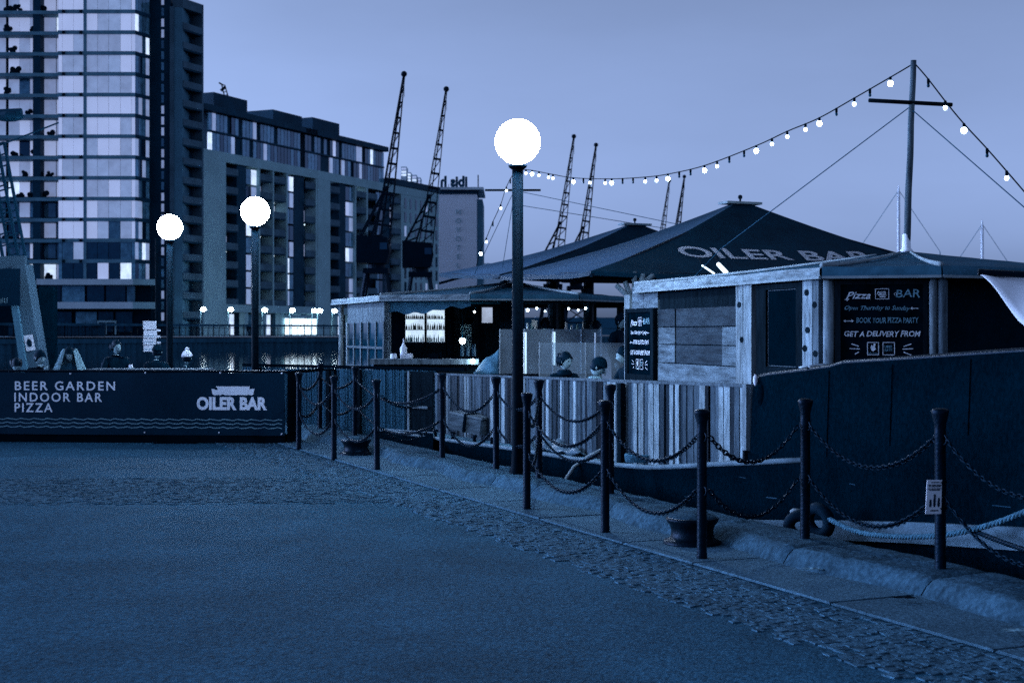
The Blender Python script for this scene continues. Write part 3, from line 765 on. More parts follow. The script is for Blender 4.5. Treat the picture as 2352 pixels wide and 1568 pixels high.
# ---- iron bollards with flared heads, joined by chains
def make_bollard():
    MBb = MB().lathe([(.040, -.14), (.040, .02), (.037, .05), (.0365, .90), (.040, .93), (.0365, .955), (.038, 1.0), (.056, 1.07), (.058, 1.09), (.050, 1.10), (.028, 1.106)], n=18)
    return MBb.mesh('bollard_shaft', M_iron, smooth=False)
bme = make_bollard()
for p in bme.polygons: p.use_smooth = True
eye_me = MB().tube([(.036 + .03 * math.sin(a), 0, .03 * math.cos(a)) for a in [math.pi * q / 8 for q in range(9)]], .008, 6).mesh('eye', M_iron, smooth=True)
BACK = [(735, 990), (815, 1010), (1016, 1058), (1140, 1085), (1238, 1107), (1402, 1142), (1849, 1250), (2160, 1322)]
FRONT = [(686, 1030), (767, 1053), (866, 1078), (1210, 1168), (1390, 1220), (1612, 1280)]
ordn = ['first', 'second', 'third', 'fourth', 'fifth', 'sixth', 'seventh', 'eighth', 'ninth', 'tenth']
BP = {}
def bollard(key, p, lab, grp):
    t = thing('bollard', lab, 'bollard', p, grp)
    s_ = link('shaft', bme, t); s_.rotation_euler = (0, 0, rw.uniform(0, 6))
    for z_ in (.90, .50):
        for a in (math.atan2(QU.y, QU.x), math.atan2(-QU.y, -QU.x)):
            e = link('chain_eye', eye_me, t); e.location = (0, 0, z_); e.rotation_euler = (0, 0, a)
    t.rotation_euler = (rw.uniform(-.008, .008), rw.uniform(-.008, .008), 0)
    BP[key] = Vector(p)
for i, (vx, vy) in enumerate(BACK):
    bollard('b%d' % i, GR(vx, vy, 0.0), 'black iron bollard, %s from the left in the row on the coping' % ordn[i] if i < 7 else 'black iron bollard with a white notice tied to it', 'bollards on the coping')
for i, (vx, vy) in enumerate(FRONT):
    bollard('f%d' % i, GR(vx, vy, LOW + .02), 'black iron bollard, %s from the left in the nearer row on the flagstones' % ordn[i], 'bollards on the flagstones')
# next bollard along the coping, just out of frame, carries the chains that leave the picture
pn = BP['b7'] + (BP['b7'] - BP['b6']) * 1.0
bollard('b8', pn, 'black iron bollard beyond the right edge of the picture', 'bollards on the coping')

def chain(a, b, sag, lab, grp):
    a, b = Vector(a), Vector(b); t = thing('chain', lab, 'chain', a, grp)
    L_ = (b - a).length * (1 + 2.6 * (sag / (b - a).length) ** 2); pitch = .036; n_ = max(8, int(L_ / pitch))
    pts = [a.lerp(b, i / n_) - Vector((0, 0, sag * 4 * (i / n_) * (1 - i / n_))) for i in range(n_ + 1)]
    mb = MB(); side = (b - a).cross(UPZ).normalized()
    for i in range(n_):
        c = (pts[i] + pts[i + 1]) / 2; d = (pts[i + 1] - pts[i]).normalized(); up = side.cross(d).normalized()
        lat = side if i % 2 else up
        lat = (lat + (up if i % 2 else side) * .35).normalized(); nn_ = d.cross(lat)
        ring = []
        for q in range(8):
            an = 2 * math.pi * q / 8; rad = d * (math.cos(an) * .027) + lat * (math.sin(an) * .016)
            ce = c + rad; dr = rad.normalized()
            ring.append([ce + (dr * math.cos(w_) + nn_ * math.sin(w_)) * .0070 for w_ in (0, math.pi / 2, math.pi, 3 * math.pi / 2)])
        vs = [v for r_ in ring for v in r_]
        mb.add(vs, [(q * 4 + w_, q * 4 + (w_ + 1) % 4, ((q + 1) % 8) * 4 + (w_ + 1) % 4, ((q + 1) % 8) * 4 + w_) for q in range(8) for w_ in range(4)])
    mb.build('links', M_chain, t, True, fix=False)
def nm(k):
    return ('%s coping bollard' % (ordn[int(k[1])]) if k != 'b8' else 'the right edge') if k[0] == 'b' else '%s flagstone bollard' % ordn[int(k[1])]
links_ = [('b0', 'b1', .16), ('b1', 'b2', .26), ('b2', 'b3', .24), ('b3', 'b4', .15), ('b4', 'b5', .20), ('b6', 'b7', .25), ('b7', 'b8', .30),
          ('b0', 'f0', .12), ('f0', 'f1', .22), ('f1', 'f2', .20), ('f2', 'b2', .18), ('b4', 'f3', .2), ('f3', 'f4', .24), ('f4', 'f5', .24), ('f5', 'b6', .23)]
for k0, k1, sg in links_:
    for lev, zz, s_ in (('upper', .90, sg), ('lower', .50, sg * 1.05)):
        d = (V2(BP[k1]) - V2(BP[k0])).normalized() * .06
        a, b = BP[k0] + V3(d, zz), BP[k1] - V3(d, -zz)
        chain(a, b, min(s_, zz - .12), '%s chain sagging between %s and %s from the left' % (lev, nm(k0), nm(k1)), 'bollard chains')

# notice on the last bollard
p = BP['b7']; nt_ = thing('notice', 'white paper notice with icons tied to the rightmost bollard', 'notice', p + Vector((-.03, -.045, .6)))
ex = Vector((.985, .17, 0)); up = (UPZ + Vector((.05, 0, 0))).normalized(); nr = Vector((.17, -.985, 0)); oo = GR(2160, 1322) + Vector((-.115, -.055, .415))
MB().plate([oo, oo + ex * .115, oo + ex * .112 + up * .222, oo + up * .225], nr * -.004).build('sheet', M_sheet, nt_)
mb = MB(); o1 = oo + nr * .0015
for y_, x0, x1 in ((.207, .03, .085), (.190, .012, .10), (.181, .015, .095), (.166, .012, .10), (.157, .02, .09)):
    stroke(mb, [(x0 + q * (x1 - x0) / 7, y_) for q in (0, 1)], .006, o1, ex, up, nr, .001); stroke(mb, [(x0 + (x1 - x0) * .25, y_), (x0 + (x1 - x0) * .6, y_)], .006, o1, ex, up, nr, .001); stroke(mb, [(x0 + (x1 - x0) * .68, y_), (x1, y_)], .006, o1, ex, up, nr, .001)
for x_, h_ in ((.03, .05), (.058, .085), (.088, .06)):
    blob(mb, [(x_ - .004, .045), (x_ + .004, .045), (x_ + .009, .06), (x_ + .006, .045 + h_), (x_ - .006, .045 + h_), (x_ - .009, .06)], o1, ex, up, nr, .001)
stroke(mb, [(.035, .022), (.085, .022)], .008, o1, ex, up, nr, .001)
mb.build('print', M_navy, nt_)
mb = MB()
for z_ in (.45, .62): mb.lathe([(.042, z_ - .004), (.042, z_ + .004)], (p.x, p.y, 0), 14)
mb.build('cable_tie', M_black, nt_)

# low mooring bollards on the flags
for vx, vy, lab in ((1590, 1243, 'squat iron mooring bollard near the front, half behind a post'), (818, 1041, 'squat iron mooring bollard at the far end of the path')):
    c = GR(vx, vy, LOW + .03)
    t = thing('mooring_bollard', lab, 'mooring bollard', c, 'squat mooring bollards')
    MB().lathe([(.23, -.03), (.23, .012), (.19, .022), (.172, .04), (.168, .09), (.178, .13), (.205, .165), (.212, .185), (.20, .195)], (c.x, c.y, c.z), 28).build('drum', M_iron, t, True)
    MB().lathe([(.196, .19), (.18, .205), (.12, .232), (.05, .243), (.01, .245)], (c.x, c.y, c.z), 28).build('dome', M_cope, t, True)
# rounded guard stone behind the near mooring bollard
c = GR(1690, 1234, LOW + .02)
o = MB().ball((c.x + .02, c.y + .1, c.z - .02), .20, 20, 12, (1.15, .8, .78)).build('guard_stone', M_cope, None, True); tag(o, 'rounded guard stone on the coping behind the mooring bollard', 'stone')
# manhole cover and litter
c = GR(408, 1016, LOW); mh = thing('manhole_cover', 'dark rectangular manhole cover in the tarmac before the banner', 'manhole cover', c)
MB().box((c.x, c.y, LOW + .006), (.62, .5, .02)).build('frame', M_iron, mh); MB().box((c.x, c.y, LOW + .010), (.54, .42, .024)).build('lid', M_black, mh)
rl_ = random.Random(2)
for vx, vy, lab in ((1866, 1308, 'crumpled pale leaf scrap lying on the flagstones'), (2076, 1374, 'small dark leaf lying on the coping slope'), (2330, 1450, 'pale scrap of litter near the right corner')):
    c = GR(vx, vy, LOW + .04); mb = MB()
    mb.grid(lambda a, b: Vector((c.x + (a - .5) * .13 + .02 * math.sin(9 * b), c.y + (b - .5) * .07, c.z + .01 + .02 * noise.noise(Vector((a * 5, b * 5, vx))))), 5, 4)
    o = mb.build('leaf_scrap', M_printd if vx != 2076 else M_woodd); tag(o, lab, 'leaf')

# ================================================================== BANNER FENCE AND BEER GARDEN
BL, BR = Vector((X(-260, 22.3), 22.3)), Vector((X(655, 21.75), 21.75))
bd = (BR - BL).normalized(); bn = Vector((bd.y, -bd.x)); BLEN = (BR - BL).length
bf = thing('banner_fence', 'long navy banner fence with white lettering on the left', 'banner', V3((BL + BR) / 2, LOW))
BT, BB = Z(855, 21.75), Z(1000, 21.75)
def bfn(a, b):
    s_ = a * BLEN; p_ = BL + bd * s_
    wv = .018 * noise.noise(Vector((s_ * .9, b * 1.2, 0))) + .03 * max(0, noise.noise(Vector((s_ * .55 + b * .5, b * .8, 4)))) + .012 * math.sin((s_ - b * .9) * 2.2)
    p_ = p_ + bn * (.02 + wv)
    return Vector((p_.x, p_.y, BB + (BT - BB) * b - .012 * abs(math.sin(s_ * 1.9)) * b))
MB().grid(bfn, 90, 14).build('vinyl_sheet', M_navy, bf, True, fix=False)
mb = MB()
for q in range(7):
    p_ = BL + bd * (BLEN - .04 - q * 1.45) - bn * .06
    mb.tube([V3(p_, LOW), V3(p_, BT + .015)], .022, 8)
mb.build('upright', M_iron, bf)
MB().tube([V3(BL - bn * .06, BT + .01), V3(BR - bn * .06, BT + .01)], .02, 8).build('top_rail', M_iron, bf)
MB().obox(V3(BL), bd, bn, 0, BLEN, -.28, .0, LOW, BB + .01).build('base_block', M_black, bf)
def bpt(vx, vy):      # metres along and up on the sheet
    s_ = on_line(vx, BL, BR); p_ = BL + bd * s_
    return s_, Z(vy, p_.y)
def bsurf(s_, z_, off=.004):
    v = bfn(s_ / BLEN, (z_ - BB) / (BT - BB)); return Vector((v.x, v.y, z_)) + V3(bn) * off
def on_banner(mb2):
    # lay the lettering on the rippling sheet
    for v in mb2.v:
        s_, z_, d_ = v.x, v.z, v.y
        q = bsurf(s_, z_, .004 + d_); v.x, v.y, v.z = q.x, q.y, q.z
    return mb2
def btext(s, vx0, vx1, vyb, vyt, bold, space=1.0):
    a, zb = bpt(vx0, vyb); b, _ = bpt(vx1, vyb); _, zt = bpt(vx0, vyt)
    mb = text_mb(MB(), s, (zt - zb) / .70, (a, 0, zb), (1, 0, 0), UPZ, (0, 1, 0), bold=bold, space=space, width=b - a, thick=.003)
    return on_banner(mb)
for s_, x0, x1, yb, yt in (('BEER GARDEN', 34, 264, 895, 875), ('INDOOR BAR', 33, 234, 921, 901), ('PIZZA', 34, 121, 945, 925)):
    btext(s_, x0, x1, yb, yt, .012, 1.25).build('lettering', M_print, bf, fix=False)
btext('OILER BAR', 453, 615, 939, 912, .045).build('lettering', M_print, bf, fix=False)
# the ship emblem over the name
mb = MB()
def ship(px, py):
    s_, z_ = bpt(px, py); return Vector((s_, 0, z_))
out_ = [(487, 892), (497, 895), (500, 895), (503, 889), (497, 889), (497, 887), (518, 887), (518, 889), (514, 889), (515, 895), (548, 895), (549, 889), (546, 889), (546, 887), (574, 887), (574, 889), (569, 889), (571, 894), (585, 892), (583, 905)]
bot = [(583 - i * 3.0, 905.5 + (1.6 if i % 4 in (1, 2) else -.2)) for i in range(1, 32)] + [(489, 905)]
pts = [ship(*p_) for p_ in out_ + bot]
me_ = bmesh.new(); vs_ = [me_.verts.new(p_) for p_ in pts]; fc = me_.faces.new(vs_); bmesh.ops.triangulate(me_, faces=[fc])
me_.verts.ensure_lookup_table(); me_.verts.index_update()
mb.add([v.co.copy() for v in me_.verts], [tuple(v.index for v in f.verts) for f in me_.faces]); me_.free()
on_banner(mb).build('ship_emblem', M_print, bf, fix=False)
for q in range(3):
    mb = MB(); s_end = bpt(651, 960)[0]; s_ = .2; pts = []
    z0 = bpt(400, 963 + q * 9)[1]
    while s_ < s_end:
        pts.append((s_, z0 + .0085 * math.sin(s_ * 2 * math.pi / .215 + q * .6) + .004 * math.sin(s_ * 4 * math.pi / .215))); s_ += .03
    for a, b in zip(pts[:-1], pts[1:]):
        mb.add([Vector((a[0], 0, a[1] - .006)), Vector((b[0], 0, b[1] - .006)), Vector((b[0], 0, b[1] + .006)), Vector((a[0], 0, a[1] + .006))], [(0, 1, 2, 3)])
    on_banner(mb).build('wave_line', M_printd, bf, fix=False)
for vx, vy in ((163, 858), (336, 854), (507, 856), (648, 857), (334, 992), (504, 993), (648, 996)):
    s_, z_ = bpt(vx, vy); z_ = max(BB + .012, min(BT - .012, z_)); q = bsurf(s_, z_, .006); MB().ball(q, .013, 8, 6).build('cable_tie', M_white, bf)
# side return of the fence and its frame
rt = thing('barrier_return', 'dark barrier frame turning back from the end of the banner', 'barrier', V3(BR, LOW))
e0 = BR + bd * .03; e1 = e0 + Vector((.30, 1.6))
MB().obox(V3(e0), (e1 - e0).normalized(), Vector((1, 0)), 0, .55, 0, .04, LOW, BT - .01).build('panel', M_black, rt)
MB().tube([V3(e0, BT), V3(e1, BT), V3(Vector((X(770, 23.2), 23.2)), BT)], .025, 8).build('rail', M_black, rt)
MB().tube([V3(e1, LOW), V3(e1, BT)], .025, 8).build('upright', M_black, rt); MB().tube([V3((X(770, 23.2), 23.2), -.02), V3((X(770, 23.2), 23.2), BT)], .025, 8).build('upright', M_black, rt)

# ---- table, bench behind the banner
tb = thing('high_table', 'long pale high table behind the banner', 'table', (X(340, 23.6), 23.6, LOW))
for q in range(4): pc('table_board', M_woodp, tb, (X(205, 23.6), 23.35, 0), (1, 0), 0, X(484, 23.6) - X(205, 23.6), q * .16, q * .16 + .15, Z(850.5, 23.6), Z(847.5, 23.6) + .005)
for vx in (230, 460):
    for y_ in (23.45, 23.85): MB().tube([(X(vx, 23.6), y_, LOW), (X(vx, 23.6), y_, Z(850.6, 23.6))], .03, 8).build('leg', M_iron, tb)
bench_n = 0
def bench(x0, x1, y_, h_, lab):
    t = thing('bench', lab, 'bench', ((x0 + x1) / 2, y_, LOW), 'beer garden benches')
    MB().obox((0, y_, 0), (1, 0), (0, 1), x0, x1, -.18, .18, h_ - .05, h_).build('seat', M_woodm, t)
    for x in (x0 + .15, x1 - .15):
        for s_ in (-.13, .13): MB().tube([(x, y_ + s_, LOW), (x, y_ + s_, h_ - .05)], .025, 6).build('leg', M_iron, t)

# ================================================================== PEOPLE
def head_mb(mb, c, f, sc=1.):
    """head with brow, nose, cheeks and chin, looking along f; material slot 0"""
    f = Vector(f).normalized(); s_ = f.cross(UPZ).normalized(); u_ = s_.cross(f).normalized(); c = Vector(c); n, m = 20, 16
    vs = []; 
    for i in range(m + 1):
        a = -math.pi / 2 + math.pi * i / m
        for j in range(n):
            b = 2 * math.pi * j / n; x, y, z = math.cos(a) * math.sin(b), math.cos(a) * math.cos(b), math.sin(a)
            wx, wy, wz = .076, .096, .118
            if z < -.1: k_ = 1 - .42 * (-z - .1); wx *= k_; wy *= (1 - .12 * (-z - .1))
            X_, Y_, Z_ = x * wx, y * wy, z * wz
            if y > .6:
                g = math.exp(-((x / .16) ** 2) - ((z + .18) / .17) ** 2); Y_ += .026 * g           # nose
                Y_ -= .012 * math.exp(-(((abs(x) - .36) / .17) ** 2) - ((z - .08) / .13) ** 2)      # eye sockets
                Y_ += .006 * math.exp(-((z - .26) / .1) ** 2)                                      # brow
                Y_ += .007 * math.exp(-((x / .3) ** 2) - ((z + .55) / .08) ** 2)                   # lips
                Y_ += .010 * math.exp(-((x / .3) ** 2) - ((z + .85) / .12) ** 2)                   # chin
            vs.append(c + (s_ * X_ + f * Y_ + u_ * Z_) * sc)
    mb.cur = 0
    mb.add(vs, [(i * n + j, i * n + (j + 1) % n, (i + 1) * n + (j + 1) % n, (i + 1) * n + j) for i in range(m) for j in range(n)])
    for e in (-1, 1):
        mb.ball(c + (s_ * (e * .078) + f * -.005 + u_ * -.01) * sc, .022 * sc, 6, 5, (.5, .8, 1.2))
    mb.cur = 3
    for e in (-1, 1):
        mb.ball(c + (s_ * (e * .030) + f * .082 + u_ * .010) * sc, .010 * sc, 6, 5)
    mb.ball(c + (f * .083 + u_ * -.066) * sc, .014 * sc, 6, 4, (1.3, .7, .3)); mb.cur = 0
def person(label, loc, hz, face=0., lean=.1, turn=0., nod=0., hat=None, coat=None, stand=False, arms='table', hair=True, sc=1., grp=None, hood=None, bob=False, bun=False, scarf=None):
    """hz: height of the hip joints; face: yaw, 0 looks to -Y; arms: table / cup / down / chin"""
    coat = coat or M_coat; ground = LOW
    J = {}; rad = {}
    def j(n_, p_, r_): J[n_] = Vector(p_); rad[n_] = r_
    ly = -lean
    j('pelvis', (0, 0, 0), .135); j('spine', (0, ly * .35, .20), .135); j('chest', (0, ly * .8, .40), .15); j('neck0', (0, ly * 1.05, .54), .075); j('neck', (0, ly * 1.2 - .01, .60), .052)
    for s_, n_ in ((-1, 'l'), (1, 'r')):
        j('sh' + n_, (s_ * .175, ly * .95, .485), .078)
        if arms == 'down': j('el' + n_, (s_ * .25, ly * .8 + .02, .22), .058); j('wr' + n_, (s_ * .24, ly * .8 - .10, .0), .04)
        elif arms == 'cup' and s_ > 0: j('el' + n_, (s_ * .25, ly + .0, .24), .058); j('wr' + n_, (s_ * .22, ly - .25, .33), .038)
        elif arms == 'chin' and s_ > 0: j('el' + n_, (s_ * .22, ly - .22, .24), .056); j('wr' + n_, (s_ * .10, ly * 1.3 - .16, .50), .038)
        else: j('el' + n_, (s_ * .25, ly * .9 - .10, .26), .058); j('wr' + n_, (s_ * .13, ly * .9 - .33, .25), .038)
        j('hip' + n_, (s_ * .095, -.02, -.02), .105)
        if stand: j('kn' + n_, (s_ * .10, -.02, -.44), .07); j('an' + n_, (s_ * .10, .02, -.84), .048); j('to' + n_, (s_ * .12, -.13, -.89), .04)
        else: j('kn' + n_, (s_ * .12, -.43, -.01), .075); j('an' + n_, (s_ * .12, -.40, -.42), .05); j('to' + n_, (s_ * .13, -.54, -.46), .04)
    E = [('pelvis', 'spine'), ('spine', 'chest'), ('chest', 'neck0'), ('neck0', 'neck')]
    for n_ in 'lr': E += [('chest', 'sh' + n_), ('sh' + n_, 'el' + n_), ('el' + n_, 'wr' + n_), ('pelvis', 'hip' + n_), ('hip' + n_, 'kn' + n_), ('kn' + n_, 'an' + n_), ('an' + n_, 'to' + n_)]
    ks = list(J); me = bpy.data.meshes.new('sk'); me.from_pydata([J[k_] for k_ in ks], [(ks.index(a), ks.index(b)) for a, b in E], [])
    ob = bpy.data.objects.new('sk', me); COL.objects.link(ob); ob.modifiers.new('s', 'SKIN'); sub = ob.modifiers.new('u', 'SUBSURF'); sub.levels = 1; sub.render_levels = 1
    for i, k_ in enumerate(ks): me.skin_vertices[0].data[i].radius = (rad[k_], rad[k_] * (.8 if k_ in ('spine', 'chest', 'pelvis') else 1)); me.skin_vertices[0].data[i].use_root = (k_ == 'pelvis')
    dg = bpy.context.evaluated_depsgraph_get(); dg.update(); m2 = bpy.data.meshes.new_from_object(ob.evaluated_get(dg))
    mb = MB(); mb.v = [v.co.copy() for v in m2.vertices]; mb.f = [tuple(p_.vertices) for p_ in m2.polygons]
    for p_ in m2.polygons:
        z_ = p_.center.z; y_ = p_.center.y
        mb.mi.append(0 if z_ > .585 else (2 if (z_ < -.09 or (not stand and y_ < -.2 and z_ < .09)) else 1))
    bpy.data.objects.remove(ob); bpy.data.meshes.remove(m2); bpy.data.meshes.remove(me)
    # hands: palm, four fingers and a thumb, slightly curled
    mb.cur = 0
    for n_, s_ in (('l', -1), ('r', 1)):
        w_ = J['wr' + n_]; d = (w_ - J['el' + n_]).normalized(); sd_ = d.cross(UPZ).normalized(); nn_ = sd_.cross(d)
        mb.tube([w_ - d * .02, w_ + d * .035, w_ + d * .085], [.03, .038, .034], 8)
        for q in range(4):
            b_ = w_ + d * .08 + sd_ * (q - 1.5) * .018; l_ = (.062, .075, .07, .055)[q]
            mb.tube([b_, b_ + d * l_ * .5 - nn_ * .008, b_ + d * l_ * .85 - nn_ * .03], [.0095, .009, .006], 6)
        b_ = w_ + d * .025 - sd_ * s_ * .034; mb.tube([b_, b_ + d * .03 - sd_ * s_ * .02, b_ + d * .06 - sd_ * s_ * .015 - nn_ * .01], [.012, .011, .008], 6)
    hc = J['neck'] + Vector((0, -.03, .125)); f = Vector((math.sin(turn) * math.cos(nod), -math.cos(turn) * math.cos(nod), -math.sin(nod)))
    head_mb(mb, hc, f)
    kids = []
    s2 = f.cross(UPZ).normalized(); u2 = s2.cross(f).normalized()
    def shell(rx, cut, back, mtl, nme, flare=1.):
        h_ = MB(); n, m = 18, 12; vs = []
        for i in range(m + 1):
            a = -math.pi / 2 + math.pi * i / m
            for q in range(n):
                b = 2 * math.pi * q / n; x, y, z = math.cos(a) * math.sin(b), math.cos(a) * math.cos(b), math.sin(a)
                zz = max(z, cut + (back if y > -.1 else 0) * (y + .1))
                k_ = 1 + .03 * noise.noise(Vector((x * 6, y * 6, z * 6)))
                vs.append(hc + (s2 * x * .085 * rx * k_ + f * (y * .105 * rx * k_ - .006) + u2 * (zz * .126 * rx + .004)))
        h_.add(vs, [(i * n + q, i * n + (q + 1) % n, (i + 1) * n + (q + 1) % n, (i + 1) * n + q) for i in range(m) for q in range(n)])
        kids.append((nme, h_, mtl))
    if hair: shell(1.04, -.55, .95, M_hair, 'hair')
    if bun: kids.append(('hair_bun', MB().ball(hc - f * .115 + u2 * .055, .045, 10, 8), M_hair))
    if hair and not hat:
        h_ = MB()
        for q in range(16):                       # loose strands at the temples and nape
            sd_ = -1 if q % 2 else 1; p0 = hc + s2 * (sd_ * .080) - f * (.01 + .09 * (q // 2) / 8) + u2 * .05; h_.tube([p0, p0 + s2 * (sd_ * .006) - u2 * .06, p0 - u2 * (.11 + .03 * math.sin(q * 2.1))], [.016, .014, .005], 5)
        kids.append(('hair_strands', h_, M_hair))
    if scarf: kids.append(('scarf', MB().lathe([(.075, -.05), (.105, -.03), (.11, .0), (.095, .03), (.07, .045)], J['neck0'] + Vector((0, -.01, .02)), 16), scarf))
    if hat:
        shell(1.14, .12, .22, hat, 'beanie')
        if bob: h_ = MB().ball(hc + u2 * .155, .038, 10, 8); kids.append(('bobble', h_, M_white))
    if hood:
        h_ = MB(); n = 22
        def hf(a, b):
            an = -2.6 + 5.2 * a; r0 = .125 + .16 * b + .012 * math.sin(a * 40) ; z_ = .09 - .36 * b
            return hc + Vector((math.sin(an) * r0, math.cos(an) * (r0 * .8) + ly * .0 + .02, z_ + .02 * math.sin(a * 23)))
        h_.grid(hf, 26, 8); kids.append(('fur_hood', h_, hood))
    hd = lean * 1.2 + .04; loc = (loc[0] - hd * math.sin(face), loc[1] + hd * math.cos(face))      # loc is where the head is
    rot = Matrix.Rotation(face, 4, 'Z'); base = Vector((loc[0], loc[1], hz))
    t = thing('person', label, 'person', (loc[0], loc[1], hz - (.89 if stand else .1)), grp)
    def put(h_, name, mats, smooth=True):
        for v in h_.v:
            q = rot @ (v * sc) + base; v.x, v.y, v.z = q.x, q.y, q.z
        return h_.build(name, mats, t, smooth, fix=False)
    put(mb, 'body', [M_skin, coat, M_trou, M_hair])
    for nme, h_, mtl in kids: put(h_, nme, mtl)
    if arms == 'cup':
        c_ = J['wrr'] + Vector((0, -.09, .03)); h_ = MB().lathe([(.028, -.05), (.036, .06)], c_, 10); cp = put(h_, 'cup', M_white); cp.parent = None
        cp.location = t.location; cp.name = 'paper_cup'; tag(cp, 'white cup in the hand of the standing figure in black', 'cup')
    return t
g1 = 'people in the beer garden'; g2 = 'people on the barge'
def pz(vx, vy, Y_): return (X(vx, Y_), Y_)
def hipz(vyc, Y_, lean=0, sc=1.): return Z(vyc, Y_) - .725 * sc          # from the height of the head centre
bench(X(-40, 24.6), X(245, 24.6), 24.62, hipz(822, 24.6) - .1, 'wooden bench under the drinkers at far left')
bench(X(225, 25.2), X(470, 25.2), 25.22, hipz(796, 25.2) - .1, 'wooden bench behind the high table')
person('hunched drinker in black bent low at the far left', pz(38, 0, 24.6), hipz(838, 24.6), face=.5, lean=.22, nod=.7, hat=None, grp=g1)
person('drinker in dark beanie beside the leaning pale leg', pz(92, 0, 24.6), hipz(822, 24.6), face=.5, lean=.14, turn=.5, nod=.25, hat=M_coat, arms='chin', grp=g1)
person('drinker in dark cap with pale furry hood', pz(160, 0, 24.6), hipz(815, 24.6), face=.2, lean=.08, turn=-.2, nod=.3, hat=M_coat, hood=M_fur, coat=M_coat2, grp=g1)
person('dark haired man in black coat holding a white cup', pz(268, 0, 25.2), hipz(797, 25.2), face=.35, lean=.03, turn=.35, arms='cup', grp=g1)
person('dark figure behind the white paper sign', pz(362, 0, 25.3), hipz(808, 25.3), face=3.0, lean=.05, hat=M_coat, grp=g1)
person('person seen from behind in white bobble hat', pz(430, 0, 25.2), hipz(822, 25.2), face=2.9, lean=.1, hat=M_white, bob=True, grp=g1)

# ---- sign post with white paper panels, beside the far lamp
Y_ = 27.2
sp = thing('sign_post', 'thin post carrying white paper signs left of the far lamp', 'sign', (X(358, Y_), Y_, LOW))
MB().tube([(X(358, Y_), Y_ + .05, LOW), (X(358, Y_), Y_ + .05, Z(548, Y_))], .025, 8).build('post', M_pole, sp)
for q, (a, b) in enumerate(((737, 757), (758.5, 776), (777.5, 791), (792.5, 807))):
    pc('paper_panel', M_sheet, sp, (0, Y_, 0), (1, 0), X(329.5 + (q % 2), Y_), X(359 + (q % 2) * 1.5, Y_), -.02, .02, Z(b, Y_), Z(a, Y_))
    mb = MB(); oo = Vector((X(331, Y_), Y_ - .022, Z(b - 3, Y_)))
    stroke(mb, [(.02, .02), (.2, .02)], .012, oo, Vector((1, 0, 0)), UPZ, Vector((0, -1, 0)), .002)
    if q: mb.build('print_line', M_printd, sp)
for q in range(3): pc('small_tag', M_sheet, sp, (0, Y_, 0), (1, 0), X(361, Y_), X(369, Y_), -.02, .0, Z(761 + q * 14, Y_), Z(756 + q * 14, Y_))
# ---- leaning pale leg of the quayside crane at the left edge, with its hanging banner
Y_ = 30.0
lg = thing('crane_leg', 'leaning pale steel crane leg with round emblem poster at left', 'crane', (X(75, Y_), Y_, LOW))
a, b = P(54, 612, Y_), P(100, 900, Y_); b.z = LOW; a2 = a.copy()
MB().beam(P(51, 610, Y_), Vector((X(106, Y_), Y_, LOW)), .29, .5, Vector((0, 1, 0))).build('leg', M_wing, lg)
MB().beam(P(33, 690, Y_ - .3), Vector((X(82, Y_), Y_ - .3, LOW)), .13, .1, Vector((0, 1, 0))).build('lit_edge', M_concM, lg)  # paler strip added: light on the leg's left face put into colour
MB().beam(P(-40, 618, Y_), P(60, 615, Y_), .16, .5).build('cross_beam', M_wing, lg)
MB().obox((0, Y_ + .8, 0), (1, 0), (0, 1), X(60, Y_), X(94, Y_), 0, .3, LOW, Z(655, Y_)).build('cable_box', M_core, lg)
pdir = Vector((55, 0, -290)).normalized(); px_ = Vector((1, 0, .12)).normalized()
po = P(61, 806, Y_ - .27); pu = Vector((-.19, 0, 1)).normalized()
mb = MB().plate([po, po + px_ * .19, po + px_ * .19 + pu * .33, po + pu * .33], (0, -.006, 0)); mb.build('poster', M_sheet, lg)
mb = MB(); mb.plate([po + px_ * (.095 + .052 * math.cos(t_)) + pu * (.16 + .085 * math.sin(t_)) + Vector((0, -.01, 0)) for t_ in [2 * math.pi * q / 20 for q in range(20)]], (0, -.004, 0)).build('poster_emblem', M_navy, lg)
mb = MB()
r0, r1 = (P(-8, 320, Y_), P(46, 608, Y_)), (P(-44, 320, Y_), P(10, 608, Y_))
for s_ in (0, .45):
    for r_ in (r0, r1): mb.beam(r_[0] + Vector((0, s_, 0)), r_[1] + Vector((0, s_, 0)), .055)
    for q in range(11):
        mb.beam(r0[0].lerp(r0[1], q / 11) + Vector((0, s_, 0)), r1[0].lerp(r1[1], (q + .4) / 11) + Vector((0, s_, 0)), .03)
mb.build('lattice_boom', M_concD, lg)
mb = MB(); mb.tube([P(-30, 345, Y_), P(42, 318, Y_), P(135, 282, Y_)], .018, 6); mb.ball(P(20, 268, Y_), .22, 8, 6, (1.5, 1, .5)); mb.tube([P(-30, 262, Y_), P(50, 258, Y_)], .09, 6); mb.build('rigging', M_concD, lg)
hb = thing('hanging_banner', 'dark square hanging banner with faded wave lines, left edge', 'banner', P(10, 660, 29.4))
MB().obox((0, 29.4, 0), (1, 0), (0, 1), X(-60, 29.4), X(47, 29.4), -.02, .02, Z(702, 29.4), Z(617, 29.4)).build('sheet', M_navy, hb)
mb = MB()
for q in range(3): stroke(mb, [(X(-2 + i * 1.2, 29.4), Z(686 + q * 4 - 2.2 * math.cos(i * .7), 29.4)) for i in range(18)], .014, Vector((0, 29.375, 0)), Vector((1, 0, 0)), UPZ, Vector((0, -1, 0)), .002)
mb.build('wave_line', M_printd, hb)

# ================================================================== THE BARGE
bg_ = thing('barge', 'black hulled barge moored along the quay', 'barge', Q(3, 2.5, WL))
